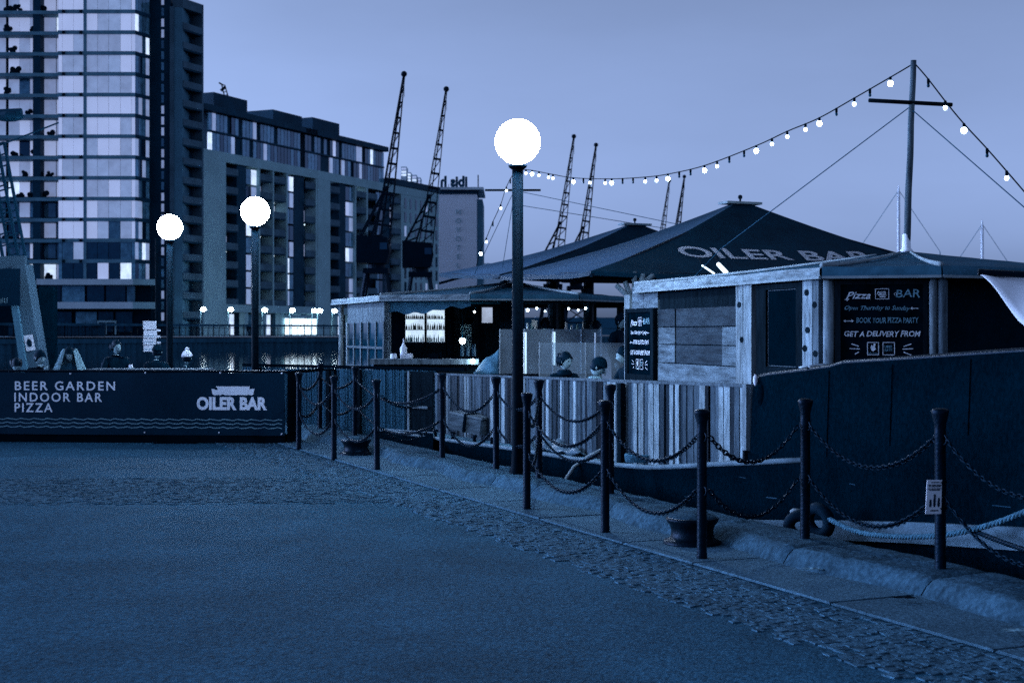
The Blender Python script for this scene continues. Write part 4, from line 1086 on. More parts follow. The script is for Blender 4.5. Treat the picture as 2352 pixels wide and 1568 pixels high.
# sheer line of the near side: (view column, row of deck edge) -> u, z on the hull plane n = .9
HN = .92
def hull_pt(vx, vy, n=HN):
    k = (vx - CX) / F; Y0 = (n + QO.dot(QN)) / (QN.x * k + QN.y)
    return Vector((k * Y0, Y0, Z(vy, Y0)))
shear = [hull_pt(v, y) for v, y in ((860, 985), (963, 1002), (1070, 1017), (1176, 1031), (1300, 1051), (1414, 1068), (1489, 1074), (1560, 1072), (1640, 1067), (1750, 1062), (1850, 1057))]
wale = lambda p_: p_
rise = [hull_pt(v, y) for v, y in ((1950, 1040), (2100, 1012), (2352, 985), (2600, 960))]
rise += [Q(13.6, HN, .74), Q(16.2, HN + .02, .86), Q(18.6, HN + .35, .98), Q(20.4, HN + 1.3, 1.10), Q(21.6, HN + 2.8, 1.2)]
line = shear + rise
uo = [(V2(p_) - QO).dot(QU) for p_ in line]
wtop = [hull_pt(v, y).z for v, y in ((1640, 1187), (2160, 1197), (2352, 1205))]
def wz(u_):     # upper edge of the pale stripe, following the sheer
    pts = [(-12, -.30), (3, -.26), (5.1, -.17), (7.6, .12), (9.0, .25), (12, .42)]
    for (a, za), (b, zb) in zip(pts[:-1], pts[1:]):
        if u_ <= b: t_ = (u_ - a) / (b - a); return za + (zb - za) * t_
    return .42
def profile(mb, zlo, zhi, off=0., offlo=0.):
    n_ = len(line)
    vs = []
    for p_, u_ in zip(line, uo):
        lo, hi = zlo(u_, p_), zhi(u_, p_)
        vs += [V3(p_, lo) - V3(QN) * offlo, V3(p_, hi) - V3(QN) * off]
    mb.add(vs, [(2 * i, 2 * i + 2, 2 * i + 3, 2 * i + 1) for i in range(n_ - 1)])
    return mb
profile(MB(), lambda u_, p_: wz(u_), lambda u_, p_: p_.z, -.0, .0).build('hull_side', M_hull, bg_, True, fix=False)
mb = MB(); profile(mb, lambda u_, p_: wz(u_) - .16, lambda u_, p_: wz(u_), .05, .05); profile(mb, lambda u_, p_: wz(u_), lambda u_, p_: wz(u_) + .001, 0, .05); profile(mb, lambda u_, p_: wz(u_) - .16, lambda u_, p_: wz(u_) - .159, .05, 0)
mb.build('pale_stripe', M_wale, bg_, True, fix=False)
profile(MB(), lambda u_, p_: -2.0, lambda u_, p_: wz(u_) - .155, 0, -.35).build('lower_hull', M_hull, bg_, True, fix=False)
mb = MB(); mb.tube([V3(p_, p_.z + .005) for p_ in shear], .026, 8); mb.build('gunwale', M_gun, bg_, True)
# deck
NB = 7.4
mb = MB(); n_ = len(shear); vs = []
for p_ in shear: vs += [V3(p_, p_.z - .004), V3(V2(p_) + QN * 1.0, p_.z + .0), V3(V2(p_) + QN * NB, p_.z - .05)]
mb.add(vs, [(3 * i + k_, 3 * i + 3 + k_, 3 * i + 4 + k_, 3 * i + 1 + k_) for i in range(n_ - 1) for k_ in (0, 1)])
mb.build('deck', M_deck, bg_, True, fix=False)
# far side, bow end
mb = MB(); vs = []
for p_ in line: vs += [V3(V2(p_) + QN * NB, -2), V3(V2(p_) + QN * NB, max(p_.z, .1))]
mb.add(vs, [(2 * i, 2 * i + 2, 2 * i + 3, 2 * i + 1) for i in range(len(line) - 1)])
a = line[0]; mb.add([V3(a, -2), V3(a, a.z), V3(V2(a) + QN * NB, a.z), V3(V2(a) + QN * NB, -2)], [(0, 1, 2, 3)])
a = line[-1]; mb.add([V3(a, -2), V3(a, 1.5), V3(V2(a) + QN * NB, 1.5), V3(V2(a) + QN * NB, -2)], [(0, 1, 2, 3)])
mb.build('far_side', M_hull, bg_, fix=False)
# high bulwark of the raised end
bw_ = [hull_pt(v, y, .96) for v, y in ((1728, 905), (1732, 878), (1742, 866), (1765, 861), (1850, 851), (1905, 843), (1935, 834), (2100, 824), (2230, 815), (2352, 807), (2600, 790))]
bw_ += [Q(13.6, .96, 1.66), Q(16.2, .98, 1.76), Q(18.6, 1.31, 1.88), Q(20.4, 2.26, 2.0), Q(21.6, 3.76, 2.1)]
low_ = [hull_pt(v, 1066, .96) for v in (1728, 1732, 1742, 1765, 1850, 1905, 1935, 2100, 2230, 2352, 2600)]
def lowz(p_):
    u_ = (V2(p_) - QO).dot(QU)
    for (a, pa), (b, pb) in zip(zip(uo, line), zip(uo[1:], line[1:])):
        if a <= u_ <= b: return pa.z + (pb.z - pa.z) * (u_ - a) / (b - a)
    return line[-1].z
mb = MB(); vs = []
for p_ in bw_: vs += [V3(p_, lowz(p_) - .1) - V3(QN) * .035, Vector(p_) - V3(QN) * (.0 + .05 * 0), V3(V2(p_) + QN * .07, p_.z), V3(V2(p_) + QN * .07, .0)]
n_ = len(bw_)
mb.add(vs, [(4 * i + k_, 4 * i + 4 + k_, 4 * i + 5 + k_, 4 * i + 1 + k_) for i in range(n_ - 1) for k_ in (0, 1, 2)] + [(0, 1, 2, 3)])
mb.build('bulwark', M_hull, bg_, True, fix=False)
MB().tube([p_ + V3(QN) * .03 for p_ in bw_[1:]], .03, 8).build('bulwark_rail', M_iron, bg_, True)
MB().ball(hull_pt(1752, 905, .98), .09, 14, 10, (.7, .7, 1.3)).build('corner_fairing', M_hull, bg_, True)
q = hull_pt(1718, 960, .95)
MB().obox(V3(q), QU, QN, -.03, .03, -.04, .04, .52, 1.13).build('corner_post', M_woodp, bg_)
MB().obox(V3(q), QU, QN, .03, .20, -.02, .1, .38, .50).build('step_block', M_black, bg_)
q = hull_pt(1735, 873, .93); MB().ball(q, .045, 8, 6, (.5, .5, 1.2)).build('corner_glint', M_white, bg_, True)  # white blob added as the highlight on the rounded hull corner
q = hull_pt(1862, 852, 1.0); mb = MB(); mb.lathe([(.035, -.03), (.018, .0), (.03, .05)], q, 10); mb.tube([q + Vector((-.1, 0, .03)), q + Vector((.12, 0, .06))], .012, 6); mb.build('cleat', M_metal, bg_, True)
# plate seams and rust-scarred weld lines on the raised bow plating
rsm = random.Random(4)
for vx in (1905, 2050, 2230, 2420):
    a, b = hull_pt(vx, 0, .955), None
    zt_ = None
    for p0, p1 in zip(bw_[:-1], bw_[1:]):
        x0 = (p0.x / p0.y) * F + CX; x1 = (p1.x / p1.y) * F + CX
        if x0 <= vx <= x1: zt_ = p0.z + (p1.z - p0.z) * (vx - x0) / (x1 - x0)
    if zt_: MB().beam(V3(a, lowz(a) - .08) - V3(QN) * .033, V3(a, zt_ - .03) - V3(QN) * .004, .008, .006).build('plate_seam', M_hull, bg_)
for q in range(6):
    vx, vy = rsm.uniform(1500, 2340), rsm.uniform(1085, 1175)
    p_ = hull_pt(vx, vy, HN - .004); L_ = rsm.uniform(.05, .22)
    MB().beam(p_, p_ + V3(QU) * L_ + Vector((0, 0, rsm.uniform(-.004, .01))), .006, .004 + .006 * rsm.random()).build('scrape', M_concD, bg_)
# stage planking under the kiosks (inside the hull)
mb = MB(); mb.obox(Q(0, 0), QU, QN, -9, 11.5, 2.2, NB - .1, -.45, -.35); mb.build('well_deck', M_woodd, bg_)

# ---- plank fence on deck
FA_, FB_ = V2(P(1003, 0, 22.5)), V2(P(1716, 0, 13.37)); fd = (FB_ - FA_).normalized(); FL = (FB_ - FA_).length
pf = thing('plank_fence', 'fence of upright mixed tone planks on the barge deck', 'fence', V3(FA_, .1))
def ftop(s_): return .94 + (1.095 - .94) * s_ / FL
def fbot(s_):
    p_ = FA_ + fd * s_; return max(-.02, lowz(V3(p_)) - .02)
rp = random.Random(17); s_ = 0.0; lastm = None
while s_ < FL - .03:
    wd = rp.choice((.055, .07, .08, .09, .10, .125)) * (1.4 if s_ < FL * .45 else 1.0)
    wd = min(wd, FL - s_)
    mm = rp.choices(PLANKS, (3.0, 3.8, 2.6, 2.0))[0]
    dpt = rp.uniform(.0, .022)
    pc('plank', mm, pf, V3(FA_), fd, s_ + .004, s_ + wd - .004, -.022 - dpt, .012, fbot(s_) + rp.uniform(0, .015), ftop(s_) + rp.uniform(-.006, .002))
    s_ += wd
for zf in (.12, .8):
    MB().beam(V3(FA_ + Vector((-fd.y, fd.x)) * .04, fbot(0) + zf * .85), V3(FB_ + Vector((-fd.y, fd.x)) * .04, fbot(FL) + zf * .72), .05, .07).build('back_rail', M_woodd, pf)
MB().beam(V3(FA_, ftop(0) + .018), V3(FB_, ftop(FL) + .012), .075, .03).build('capping', M_woodm, pf)
for vx in (1195, 1440):
    t_ = on_line(vx, FA_, FB_); MB().obox(V3(FA_), fd, Vector((fd.y, -fd.x)), t_ - .05, t_ + .05, .045, .10, fbot(t_), ftop(t_) - .01).build('post', M_woodd, pf)
# ---- reed screen in front of the bar kiosk
RA, RB = V2(P(560, 0, 25.4)), V2(P(1003, 0, 22.55)); rd = (RB - RA).normalized(); RL = (RB - RA).length
rf_ = thing('reed_fence', 'brushwood reed screen below the bar kiosk counter', 'fence', V3(RA, -.3))
mb = MB(); rr = random.Random(9); s_ = 0.
while s_ < RL:
    t0, t1 = (on_line(940, RA, RB), on_line(1000, RA, RB))
    top_ = 1.01 + rr.uniform(-.03, .02)
    p_ = RA + rd * s_ + Vector((rd.y, -rd.x)) * rr.uniform(0, .02)
    mb.tube([V3(p_, -.25), V3(p_ + rd * rr.uniform(-.012, .012), top_)], rr.uniform(.005, .009), 4, False); s_ += rr.uniform(.009, .016)
o = mb.build('reeds', M_reed, rf_, fix=False); o['kind'] = 'stuff'
MB().obox(V3(RA), rd, Vector((-rd.y, rd.x)), 0, RL, .03, .05, -.25, .98).build('backing', M_core, rf_)
tz0 = on_line(1085, RA, RB)
MB().beam(V3(RA, 1.035), V3(RA + rd * min(tz0, RL + .6), 1.035), .07, .05).build('top_rail', M_black, rf_)
for vx in (600, 760, 830): t_ = on_line(vx, RA, RB); MB().obox(V3(RA), rd, Vector((rd.y, -rd.x)), t_ - .04, t_ + .04, .03, .08, -.25, 1.0).build('post', M_woodd, rf_)
gt = thing('gate', 'dark framed gate with pale cross bars in the reed screen', 'gate', V3(RA + rd * on_line(970, RA, RB), -.2))
g0, g1_ = on_line(937, RA, RB), on_line(998, RA, RB); nrm = Vector((rd.y, -rd.x)); gm = on_line(944, RA, RB)
MB().obox(V3(RA), rd, nrm, g0, g1_, .02, .045, -.15, .99).build('panel', M_woodd, gt)
MB().obox(V3(RA), rd, nrm, gm - .018, gm + .018, .046, .07, .0, .99).build('stile', M_woodp, gt)
MB().obox(V3(RA), rd, nrm, g0, g1_ - .08, .071, .085, .40, .44).build('rail', M_woodp, gt)
MB().obox(V3(RA), rd, nrm, g0 - .05, g1_, .03, .16, -.14, .03).build('step', M_woodm, gt)

# ================================================================== KIOSKS
def roof(root, poly, apex, ez, ov=.14, fh=.10, fmats=None, flash=()):
    """hipped felt roof over a plan polygon (list of 2-D points, camera side first)"""
    ce = sum((V2(p_) for p_ in poly), Vector((0, 0))) / len(poly); n_ = len(poly)
    ev = [V2(p_) + (V2(p_) - ce).normalized() * ov for p_ in poly]
    for i in range(n_):
        a, b = ev[i], ev[(i + 1) % n_]
        def fn(s_, t_, a=a, b=b):
            p_ = V3(a.lerp(b, s_), ez + fh); q_ = p_.lerp(Vector(apex), t_)
            sag = -.030 * math.sin(math.pi * t_) + .012 * noise.noise(Vector((q_.x * 2, q_.y * 2, 3))) * (1 - t_)
            q_.z += sag + .014 * (abs(math.sin(t_ * 22)) - .5) * (1 - t_) * (0 if t_ == 0 else 1)
            return q_
        MB().grid(fn, 14, 22).build('roof_slope', M_felt, root, True, fix=False)
        d = (b - a); L_ = d.length; d.normalize(); o_n = Vector((d.y, -d.x))
        if o_n.dot(a - ce) < 0: o_n = -o_n
        mb = MB()
        def ff(s_, t_, a=a, d=d, L_=L_, o_n=o_n):
            p_ = a + d * (s_ * L_) + o_n * (.012 + .010 * noise.noise(Vector((s_ * 9, t_ * 2, a.x))) + .012 * math.sin(math.pi * t_))
            return V3(p_, ez + .004 * math.sin(s_ * 17) + (fh + .008) * t_)
        mb.grid(ff, 20, 4)
        mb.build('fascia', (fmats or {}).get(i, M_fascia), root, True, fix=False)
        MB().beam(V3(a + o_n * .02, ez + .012), V3(b + o_n * .02, ez + .012), .03, .024).build('drip_batten', M_flash if i in (fmats or {}) or True else M_fascia, root)
    for i in flash:
        a = ev[i]; p0 = V3(a, ez + fh + .01); pts = [p0.lerp(Vector(apex), t_ / 10) + Vector((0, 0, -.026 * math.sin(math.pi * t_ / 10) + .012)) for t_ in range(10)]
        mb = MB(); rr_ = [.026 - .016 * t_ / 10 for t_ in range(10)]
        mb.tube(pts, rr_, 6); mb.build('hip_flashing', M_flash, root, True)
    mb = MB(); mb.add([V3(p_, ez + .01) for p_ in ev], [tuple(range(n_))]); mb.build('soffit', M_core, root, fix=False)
    return ev
# ---- right hand pizza kiosk
W = [Vector((X(1452, 18.2), 18.2)), Vector((X(1897, 13.2), 13.2)), Vector((X(2158, 12.95), 12.95))]
W.append(W[2] + QN * 3.0); W.append(W[3] + Vector((.35, 1.9))); W.append(W[4] + Vector((-1.5, 3.4))); W.append(W[0] + QN * 2.6 + Vector((0, .4)))
APX = Vector((X(2085, 14.9), 14.9, Z(577, 14.9)))
pk = thing('pizza_kiosk', 'right hand timber kiosk with sagging felt roof on the barge', 'kiosk', V3((W[0] + W[2]) / 2, 0))
EZ = 2.10
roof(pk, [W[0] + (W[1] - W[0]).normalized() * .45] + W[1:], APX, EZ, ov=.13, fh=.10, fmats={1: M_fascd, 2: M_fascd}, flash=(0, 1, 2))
wd_ = (W[1] - W[0]).normalized(); WLn = (W[1] - W[0]).length
def wt(vx): return on_line(vx, W[0], W[1])
def wY(vx): return (W[0] + wd_ * wt(vx)).y
def wbx(name, m, vx0, vx1, y0, y1, vy0, vy1, root=None):
    """piece on the long wall between two columns; rows read at its middle"""
    ym = wY((vx0 + vx1) / 2); return pc(name, m, root or pk, V3(W[0]), wd_, wt(vx0), wt(vx1), y0, y1, Z(vy0, ym), Z(vy1, ym))
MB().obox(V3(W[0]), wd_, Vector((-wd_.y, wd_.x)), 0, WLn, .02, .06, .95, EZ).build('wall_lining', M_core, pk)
pc('wall_board', M_woodp, pk, V3(W[0]), wd_, wt(1444), wt(1456), -.06, .02, .98, EZ - .01)
for a, b in ((1457, 1483), (1484, 1516)):
    wbx('wall_board', M_woodh, a, b, -.03, .02, 880, 658)
# hatch: pale boards round a darker shutter
rows_ = ((882, 839), (837, 794), (792, 752), (750, 710))
for r_, (y0, y1) in enumerate(rows_):
    z0_, z1_ = Z(y0, wY(1612)) + .006, Z(y1, wY(1612)) + .004 + .012 * (r_ == 3)
    hb_ = lambda nme, m_, a, b, dd: pc(nme, m_, pk, V3(W[0]), wd_, wt(a) + .006, wt(b), dd, .02, z0_, z1_)
    if r_ == 0: hb_('hatch_board', M_woodh, 1519, 1707, -.045); continue
    hb_('hatch_board', M_woodh if r_ < 3 else M_woodh2, 1519, 1557, -.04); hb_('hatch_board', M_woodh if r_ < 3 else M_woodh2, 1666, 1707, -.04)
    hb_('shutter_board', M_woodh2, 1558, 1665, -.03)
wbx('hatch_shade', M_woodd, 1519, 1707, -.02, .02, 709, 668)  # dark strip; shade of the opening above the hatch put into its colour
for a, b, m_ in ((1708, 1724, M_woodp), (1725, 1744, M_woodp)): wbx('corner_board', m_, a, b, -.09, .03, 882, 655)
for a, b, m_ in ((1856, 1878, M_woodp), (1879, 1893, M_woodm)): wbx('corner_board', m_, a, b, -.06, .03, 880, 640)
# knots in the boards
for vx, vy in ((1716, 700), (1722, 780), (1866, 672), (1868, 758), (1884, 700), (1886, 812), (1862, 800)):
    t_ = wt(vx); y_ = wY(vx); p_ = W[0] + wd_ * t_ + Vector((wd_.y, -wd_.x)) * (.0905 if vx < 1750 else .0605)
    mb = MB(); ex_ = V3(wd_); c_ = V3(p_, Z(vy, y_)); mb.plate([c_ + ex_ * .05 * math.cos(a_) + UPZ * .032 * math.sin(a_) for a_ in [2 * math.pi * q / 10 for q in range(10)]], V3(Vector((wd_.y, -wd_.x))) * .002); mb.build('knot', M_woodd, pk)
# front: post, opening filled by the chalkboard, round headed post
fd2 = (W[2] - W[1]).normalized(); f_n = Vector((fd2.y, -fd2.x))
def ft(vx): return on_line(vx, W[1], W[2])
MB().tube([V3(W[1] + fd2 * (ft(1904)), .9), V3(W[1] + fd2 * ft(1904), EZ - .01)], .055, 12).build('corner_log', M_woodp, pk, True)
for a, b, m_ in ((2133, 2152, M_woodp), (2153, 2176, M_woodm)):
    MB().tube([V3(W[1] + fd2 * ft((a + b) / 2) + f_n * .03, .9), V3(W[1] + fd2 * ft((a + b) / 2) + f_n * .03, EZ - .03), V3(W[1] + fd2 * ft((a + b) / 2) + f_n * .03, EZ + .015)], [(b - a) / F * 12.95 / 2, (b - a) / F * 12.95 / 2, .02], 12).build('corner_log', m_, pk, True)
MB().obox(V3(W[1]), fd2, -f_n, ft(1912), ft(2133), .0, .05, .9, EZ).build('front_wall', M_core, pk)
e3 = (W[3] - W[2]).normalized(); MB().obox(V3(W[2]), e3, Vector((-e3.y, e3.x)), .12, 2.9, .3, .4, .9, EZ).build('end_wall', M_core, pk)
for i, j_ in ((3, 4), (4, 5), (5, 6)):
    d = (W[j_] - W[i]).normalized(); MB().obox(V3(W[i]), d, Vector((-d.y, d.x)), 0, (W[j_] - W[i]).length, 0, .06, .3, EZ).build('rear_wall', M_woodd, pk)
MB().obox(V3(W[0]), wd_, Vector((-wd_.y, wd_.x)), 0.05, WLn, .1, .2, -.34, .95).build('plinth', M_woodd, pk)
d = (W[6] - W[0]).normalized(); MB().obox(V3(W[0]), d, Vector((-d.y, d.x)), 0, (W[6] - W[0]).length, -.05, .0, -.3, EZ).build('end_wall', M_woodm, pk)
# ---- chalkboards
def chalk_writing(root, o, ex, up, nr, w_, h_, main):
    def T(s, x0, x1, y0, size, m, bold=0., shear=0.):
        mb = text_mb(MB(), s, size * h_ / .70, o + ex * (x0 * w_) + up * (y0 * h_) + nr * .003, ex, up, nr, bold=bold, shear=shear, thick=.002, width=(x1 - x0) * w_)
        for v in mb.v:                              # an unsteady hand
            a_, b_ = (v - o).dot(ex), (v - o).dot(up); q_ = Vector((a_ * 22, b_ * 22, y0 * 9))
            v += up * (.010 * noise.noise(q_ * .45) + .004 * noise.noise(q_ * 1.6)) * h_ + ex * (.006 * noise.noise(q_ * .8 + Vector((5, 0, 0)))) * w_
        mb.build('chalk_lettering', m, root, fix=False)
    T('Pizza', .10, .38, .800, .085, M_chalk, .012, .35); T('BAR', .66, .93, .815, .10, M_chalk2, .006, .1)
    T('OILER', .46, .565, .845, .05, M_chalk, .03)
    T('Open Thursday to Sunday', .08, .82, .655, .055, M_chalk2 if main else M_chalk, .004, .4)
    T('BOOK YOUR PIZZA PARTY', .22, .92, .485, .07, M_chalk2 if main else M_chalk, .006, .12)
    T('GET A DELIVERY FROM', .08, .94, .315, .07, M_chalk, .014, .22)
    T('deliveroo', .352, .463, .088, .02, M_chalk2, .0); T('UBER', .545, .625, .165, .030, M_chalk2, .01); T('EATS', .545, .625, .125, .026, M_chalk2, .01)
    o2 = o + nr * .003
    def st(pts, wdt=.006): stroke(MB(), [(x * w_, y * h_) for x, y in pts], wdt * w_ * 1.2, o2, ex, up, nr, .002).build('chalk_mark', M_chalk, root, fix=False)
    st([(.44, .795), (.44, .925), (.59, .925), (.59, .795), (.44, .795)]); st([(.35, .075), (.35, .235), (.475, .235), (.475, .075), (.35, .075)]); st([(.525, .075), (.525, .235), (.655, .235), (.655, .075), (.525, .075)])
    st([(.835, .672), (.92, .672)]); st([(.855, .685), (.835, .672), (.855, .66)]); st([(.08, .512), (.19, .512)]); st([(.10, .525), (.08, .512), (.10, .50)]); st([(.17, .525), (.19, .512), (.17, .50)])
    for a in ((.17, .215, .25, .185), (.15, .155, .26, .15), (.21, .085, .25, .11)): st([(a[0], a[1]), (a[2], a[3])], .008)
    for a in ((.76, .185, .84, .215), (.75, .15, .86, .155), (.76, .11, .84, .075)): st([(a[0], a[1]), (a[2], a[3])], .008)
    st([(.66, .84), (.65, .86), (.665, .875), (.68, .86), (.67, .845)], .004)
    for q in range(4): st([(.49 + q * .015, .822), (.505 + q * .015, .822)], .010)
    st([(.10, .79), (.12, .775), (.14, .80)], .005)
    blob(MB(), [(x * w_, y * h_) for x, y in ((.385, .175), (.398, .205), (.412, .185), (.425, .222), (.442, .212), (.433, .175), (.445, .150), (.415, .118), (.395, .135))], o2, ex, up, nr, .002).build('chalk_mark', M_chalk, root, fix=False)
# front one
cb = thing('chalkboard', 'large chalkboard with handwriting on the front of the pizza kiosk', 'chalkboard', V3(W[1] + fd2 * .5, 1.3))
b0, b1 = ft(1918), ft(2130); zb, zt = Z(840, 13.05), Z(642, 13.05)
MB().obox(V3(W[1]), fd2, f_n, b0, b1, .01, .035, zb - .1, zt).build('board', M_chalkb, cb)
cx0 = ft(1922); oo = V3(W[1] + fd2 * cx0 + f_n * .036, Z(828, 13.05)); exx, nr3 = V3(fd2), V3(f_n)
for a, b, c_, d_ in ((b0, b0 + .05, zb - .1, zt), (b1 - .04, b1, zb - .1, zt), (b0 + .05, b1 - .04, zt - .045, zt)):
    MB().obox(V3(W[1]), fd2, f_n, a, b, .036, .05, c_, d_).build('frame', M_woodd, cb)
chalk_writing(cb, oo, exx, UPZ, nr3, ft(2125) - cx0, Z(650, 13.05) - Z(828, 13.05), True)
# side one, on the long wall
cs = thing('chalkboard', 'narrow looking chalkboard on the far end of the kiosk side', 'chalkboard', V3(W[0] + wd_ * wt(1482), 1.3))
a0, a1 = wt(1451), wt(1516); ym = wY(1483); wn = Vector((wd_.y, -wd_.x))
zb, zt = Z(874, ym), Z(708, ym)
MB().obox(V3(W[0]), wd_, wn, a0, a1, .035, .075, zb, zt).build('board', M_chalkb, cs)
for x0, x1, z0, z1 in ((a0, a0 + .09, zb, zt), (a1 - .09, a1, zb, zt), (a0 + .09, a1 - .09, zt - .05, zt), (a0 + .09, a1 - .09, zb, zb + .08)):
    MB().obox(V3(W[0]), wd_, wn, x0, x1, .076, .095, z0, z1).build('frame', M_woodd, cs)
chalk_writing(cs, V3(W[0] + wd_ * (a0 + .10) + wn * .077, zb + .09), V3(wd_), UPZ, V3(wn), a1 - a0 - .2, zt - zb - .15, False)
# blank framed board
bb = thing('blank_board', 'blank black framed board on the kiosk side', 'board', V3(W[0] + wd_ * wt(1805), 1.4))
a0, a1 = wt(1749), wt(1855); ym = wY(1802); zb, zt = Z(864, ym), Z(652, ym)
MB().obox(V3(W[0]), wd_, wn, a0, a1, .01, .035, zb, zt).build('panel', M_black, bb)
for x0, x1, z0, z1 in ((a0, a0 + .22, zb, zt), (a1 - .13, a1, zb, zt), (a0 + .22, a1 - .13, zt - .05, zt), (a0 + .22, a1 - .13, zb, zb + .09)):
    MB().obox(V3(W[0]), wd_, wn, x0, x1, .036, .06, z0, z1).build('frame', M_woodd, bb)
mb = MB(); i_ = .012
stroke(mb, [(a0 + .235, zb + .1), (a0 + .235, zt - .06), (a1 - .142, zt - .06), (a1 - .142, zb + .1), (a0 + .235, zb + .1)], .006, V3(W[0]) + V3(wn) * .0365, V3(wd_), UPZ, V3(wn), .002); mb.build('bead', M_woodm, bb)

# ---- left hand bar kiosk
K = [Vector((X(770, 27.4), 27.4)), Vector((X(880, 24.1), 24.1)), Vector((X(1081, 23.5), 23.5)), Vector((X(1325, 23.7), 23.7)), Vector((X(1436, 25.3), 25.3))]
K += [Vector((2.4, 30.5)), Vector((-2.2, 31.0))]
KA = Vector((X(1184, 27), 27, Z(647, 27))); KZ = 2.14
bk = thing('bar_kiosk', 'left hand open bar kiosk with pale edged hipped roof', 'kiosk', V3((K[1] + K[3]) / 2, 0))
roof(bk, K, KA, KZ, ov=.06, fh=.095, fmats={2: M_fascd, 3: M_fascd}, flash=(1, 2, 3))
for i, r_ in ((0, .05), (1, .05), (4, .06), (5, .06), (6, .06)):
    p_ = K[i] + (Vector((.3, 27)) - K[i]).normalized() * .12
    MB().tube([V3(p_, -.35), V3(p_, KZ)], r_, 8).build('post', M_woodp if i < 2 else M_woodd, bk)
# glazed side screen on the left
d = (K[1] - K[0]).normalized(); L_ = (K[1] - K[0]).length; nr_ = Vector((-d.y, d.x))
k0, k1 = on_line(796, K[0], K[1]), on_line(880, K[0], K[1])
MB().obox(V3(K[0]), d, nr_, k0, k1, .02, .05, 1.78, KZ).build('screen_head', M_woodm, bk)
nb_ = 5
for q in range(nb_ + 1):
    x_ = k0 + (k1 - k0) * q / nb_; pc('screen_mullion', M_woodm if q else M_woodp, bk, V3(K[0]), d, x_ - .035, x_ + .035, .0, .06, -.3, 1.80)
pc('screen_rail', M_woodm, bk, V3(K[0]), d, k0, k1, -.005, .065, 1.33, 1.37); pc('screen_rail', M_woodm, bk, V3(K[0]), d, k0, k1, -.005, .065, .95, 1.02)
for q in range(nb_):
    x0 = k0 + (k1 - k0) * q / nb_; pc('screen_pane', PANE[3], bk, V3(K[0]), d, x0 + .035, x0 + (k1 - k0) / nb_ - .035, .025, .035, 1.02, 1.78)
# awning roll under the eave, back wall, counter
mb = MB()
def af(s_, t_):
    p_ = K[1].lerp(K[2], s_) + Vector((0, .06)); return V3(p_, KZ - .01 - t_ * (.10 + .10 * math.sin(math.pi * min(1, s_ * 1.2 + .1)) + .02 * math.sin(s_ * 30)) ) + Vector((0, .05 * math.sin(t_ * 3), 0))
mb.grid(af, 30, 4).build('rolled_awning', M_fascd, bk, True, fix=False)
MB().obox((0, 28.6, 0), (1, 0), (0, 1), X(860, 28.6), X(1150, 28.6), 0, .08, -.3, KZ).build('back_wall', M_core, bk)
MB().obox((0, 25.2, 0), (1, 0), (0, 1), X(1148, 25.2), X(1205, 25.2), 0, .3, -.3, KZ).build('inner_wall', M_core, bk)
MB().obox((0, 27.2, 0), (1, 0), (0, 1), X(1205, 27.2), X(1362, 27.2), 0, .1, -.3, Z(760, 27.2)).build('inner_wall', M_core, bk)
for vx, Y2 in ((1288, 27.1), (1362, 27.1), (1050, 27.9), (1092, 27.9)): MB().tube([(X(vx, Y2), Y2, -.35), (X(vx, Y2), Y2, KZ)], .07, 8).build('post', M_woodd, bk)
MB().obox((0, 23.45, 0), (1, 0), (0, 1), X(852, 23.45), X(1100, 23.45), -.15, .30, Z(836, 23.45), Z(824, 23.45)).build('counter', M_woodp, bk)
MB().obox((0, 23.5, 0), (1, 0), (0, 1), X(858, 23.5), X(1098, 23.5), 0, .15, -.3, Z(836.3, 23.45)).build('counter_front', M_woodd, bk)
MB().obox((0, 27.95, 0), (1, 0), (0, 1), X(1050, 27.95), X(1084, 27.95), 0, .06, Z(806, 27.95), Z(745, 27.95)).build('glow_panel', M_concL, bk)  # pale panel added so the bulb's glow shows on the back wall
# interior pendant, a lit lamp of the bar
for vx, vy, Y2, r_, e_, lab in ((1062, 783, 26.2, .055, 30, 'glowing bare bulb inside the bar kiosk'), (1086, 829, 23.25, .035, 30, 'small bright lamp at the right end of the counter')):
    p_ = P(vx, vy, Y2); t = thing('bar_lamp', lab, 'lamp', p_)
    MB().ball(p_, r_, 12, 8).build('bulb', M_bulb, t, True)
    if vy < 800: MB().tube([p_ + Vector((0, 0, r_)), Vector((p_.x, p_.y, KZ))], .008, 6).build('flex', M_black, t)
    else: MB().tube([p_ - Vector((0, 0, r_)), Vector((p_.x, p_.y, Z(824, 23.45)))], .015, 6).build('base', M_black, t)
    pl = bpy.data.lights.new('bar_light', 'POINT'); pl.energy = 30 if vy < 800 else 4; pl.shadow_soft_size = .06; pl.color = (.72, .88, 1); lo = bpy.data.objects.new('bar_light', pl); COL.objects.link(lo); lo.parent = t
    lo.location = (0, -.10, 0)
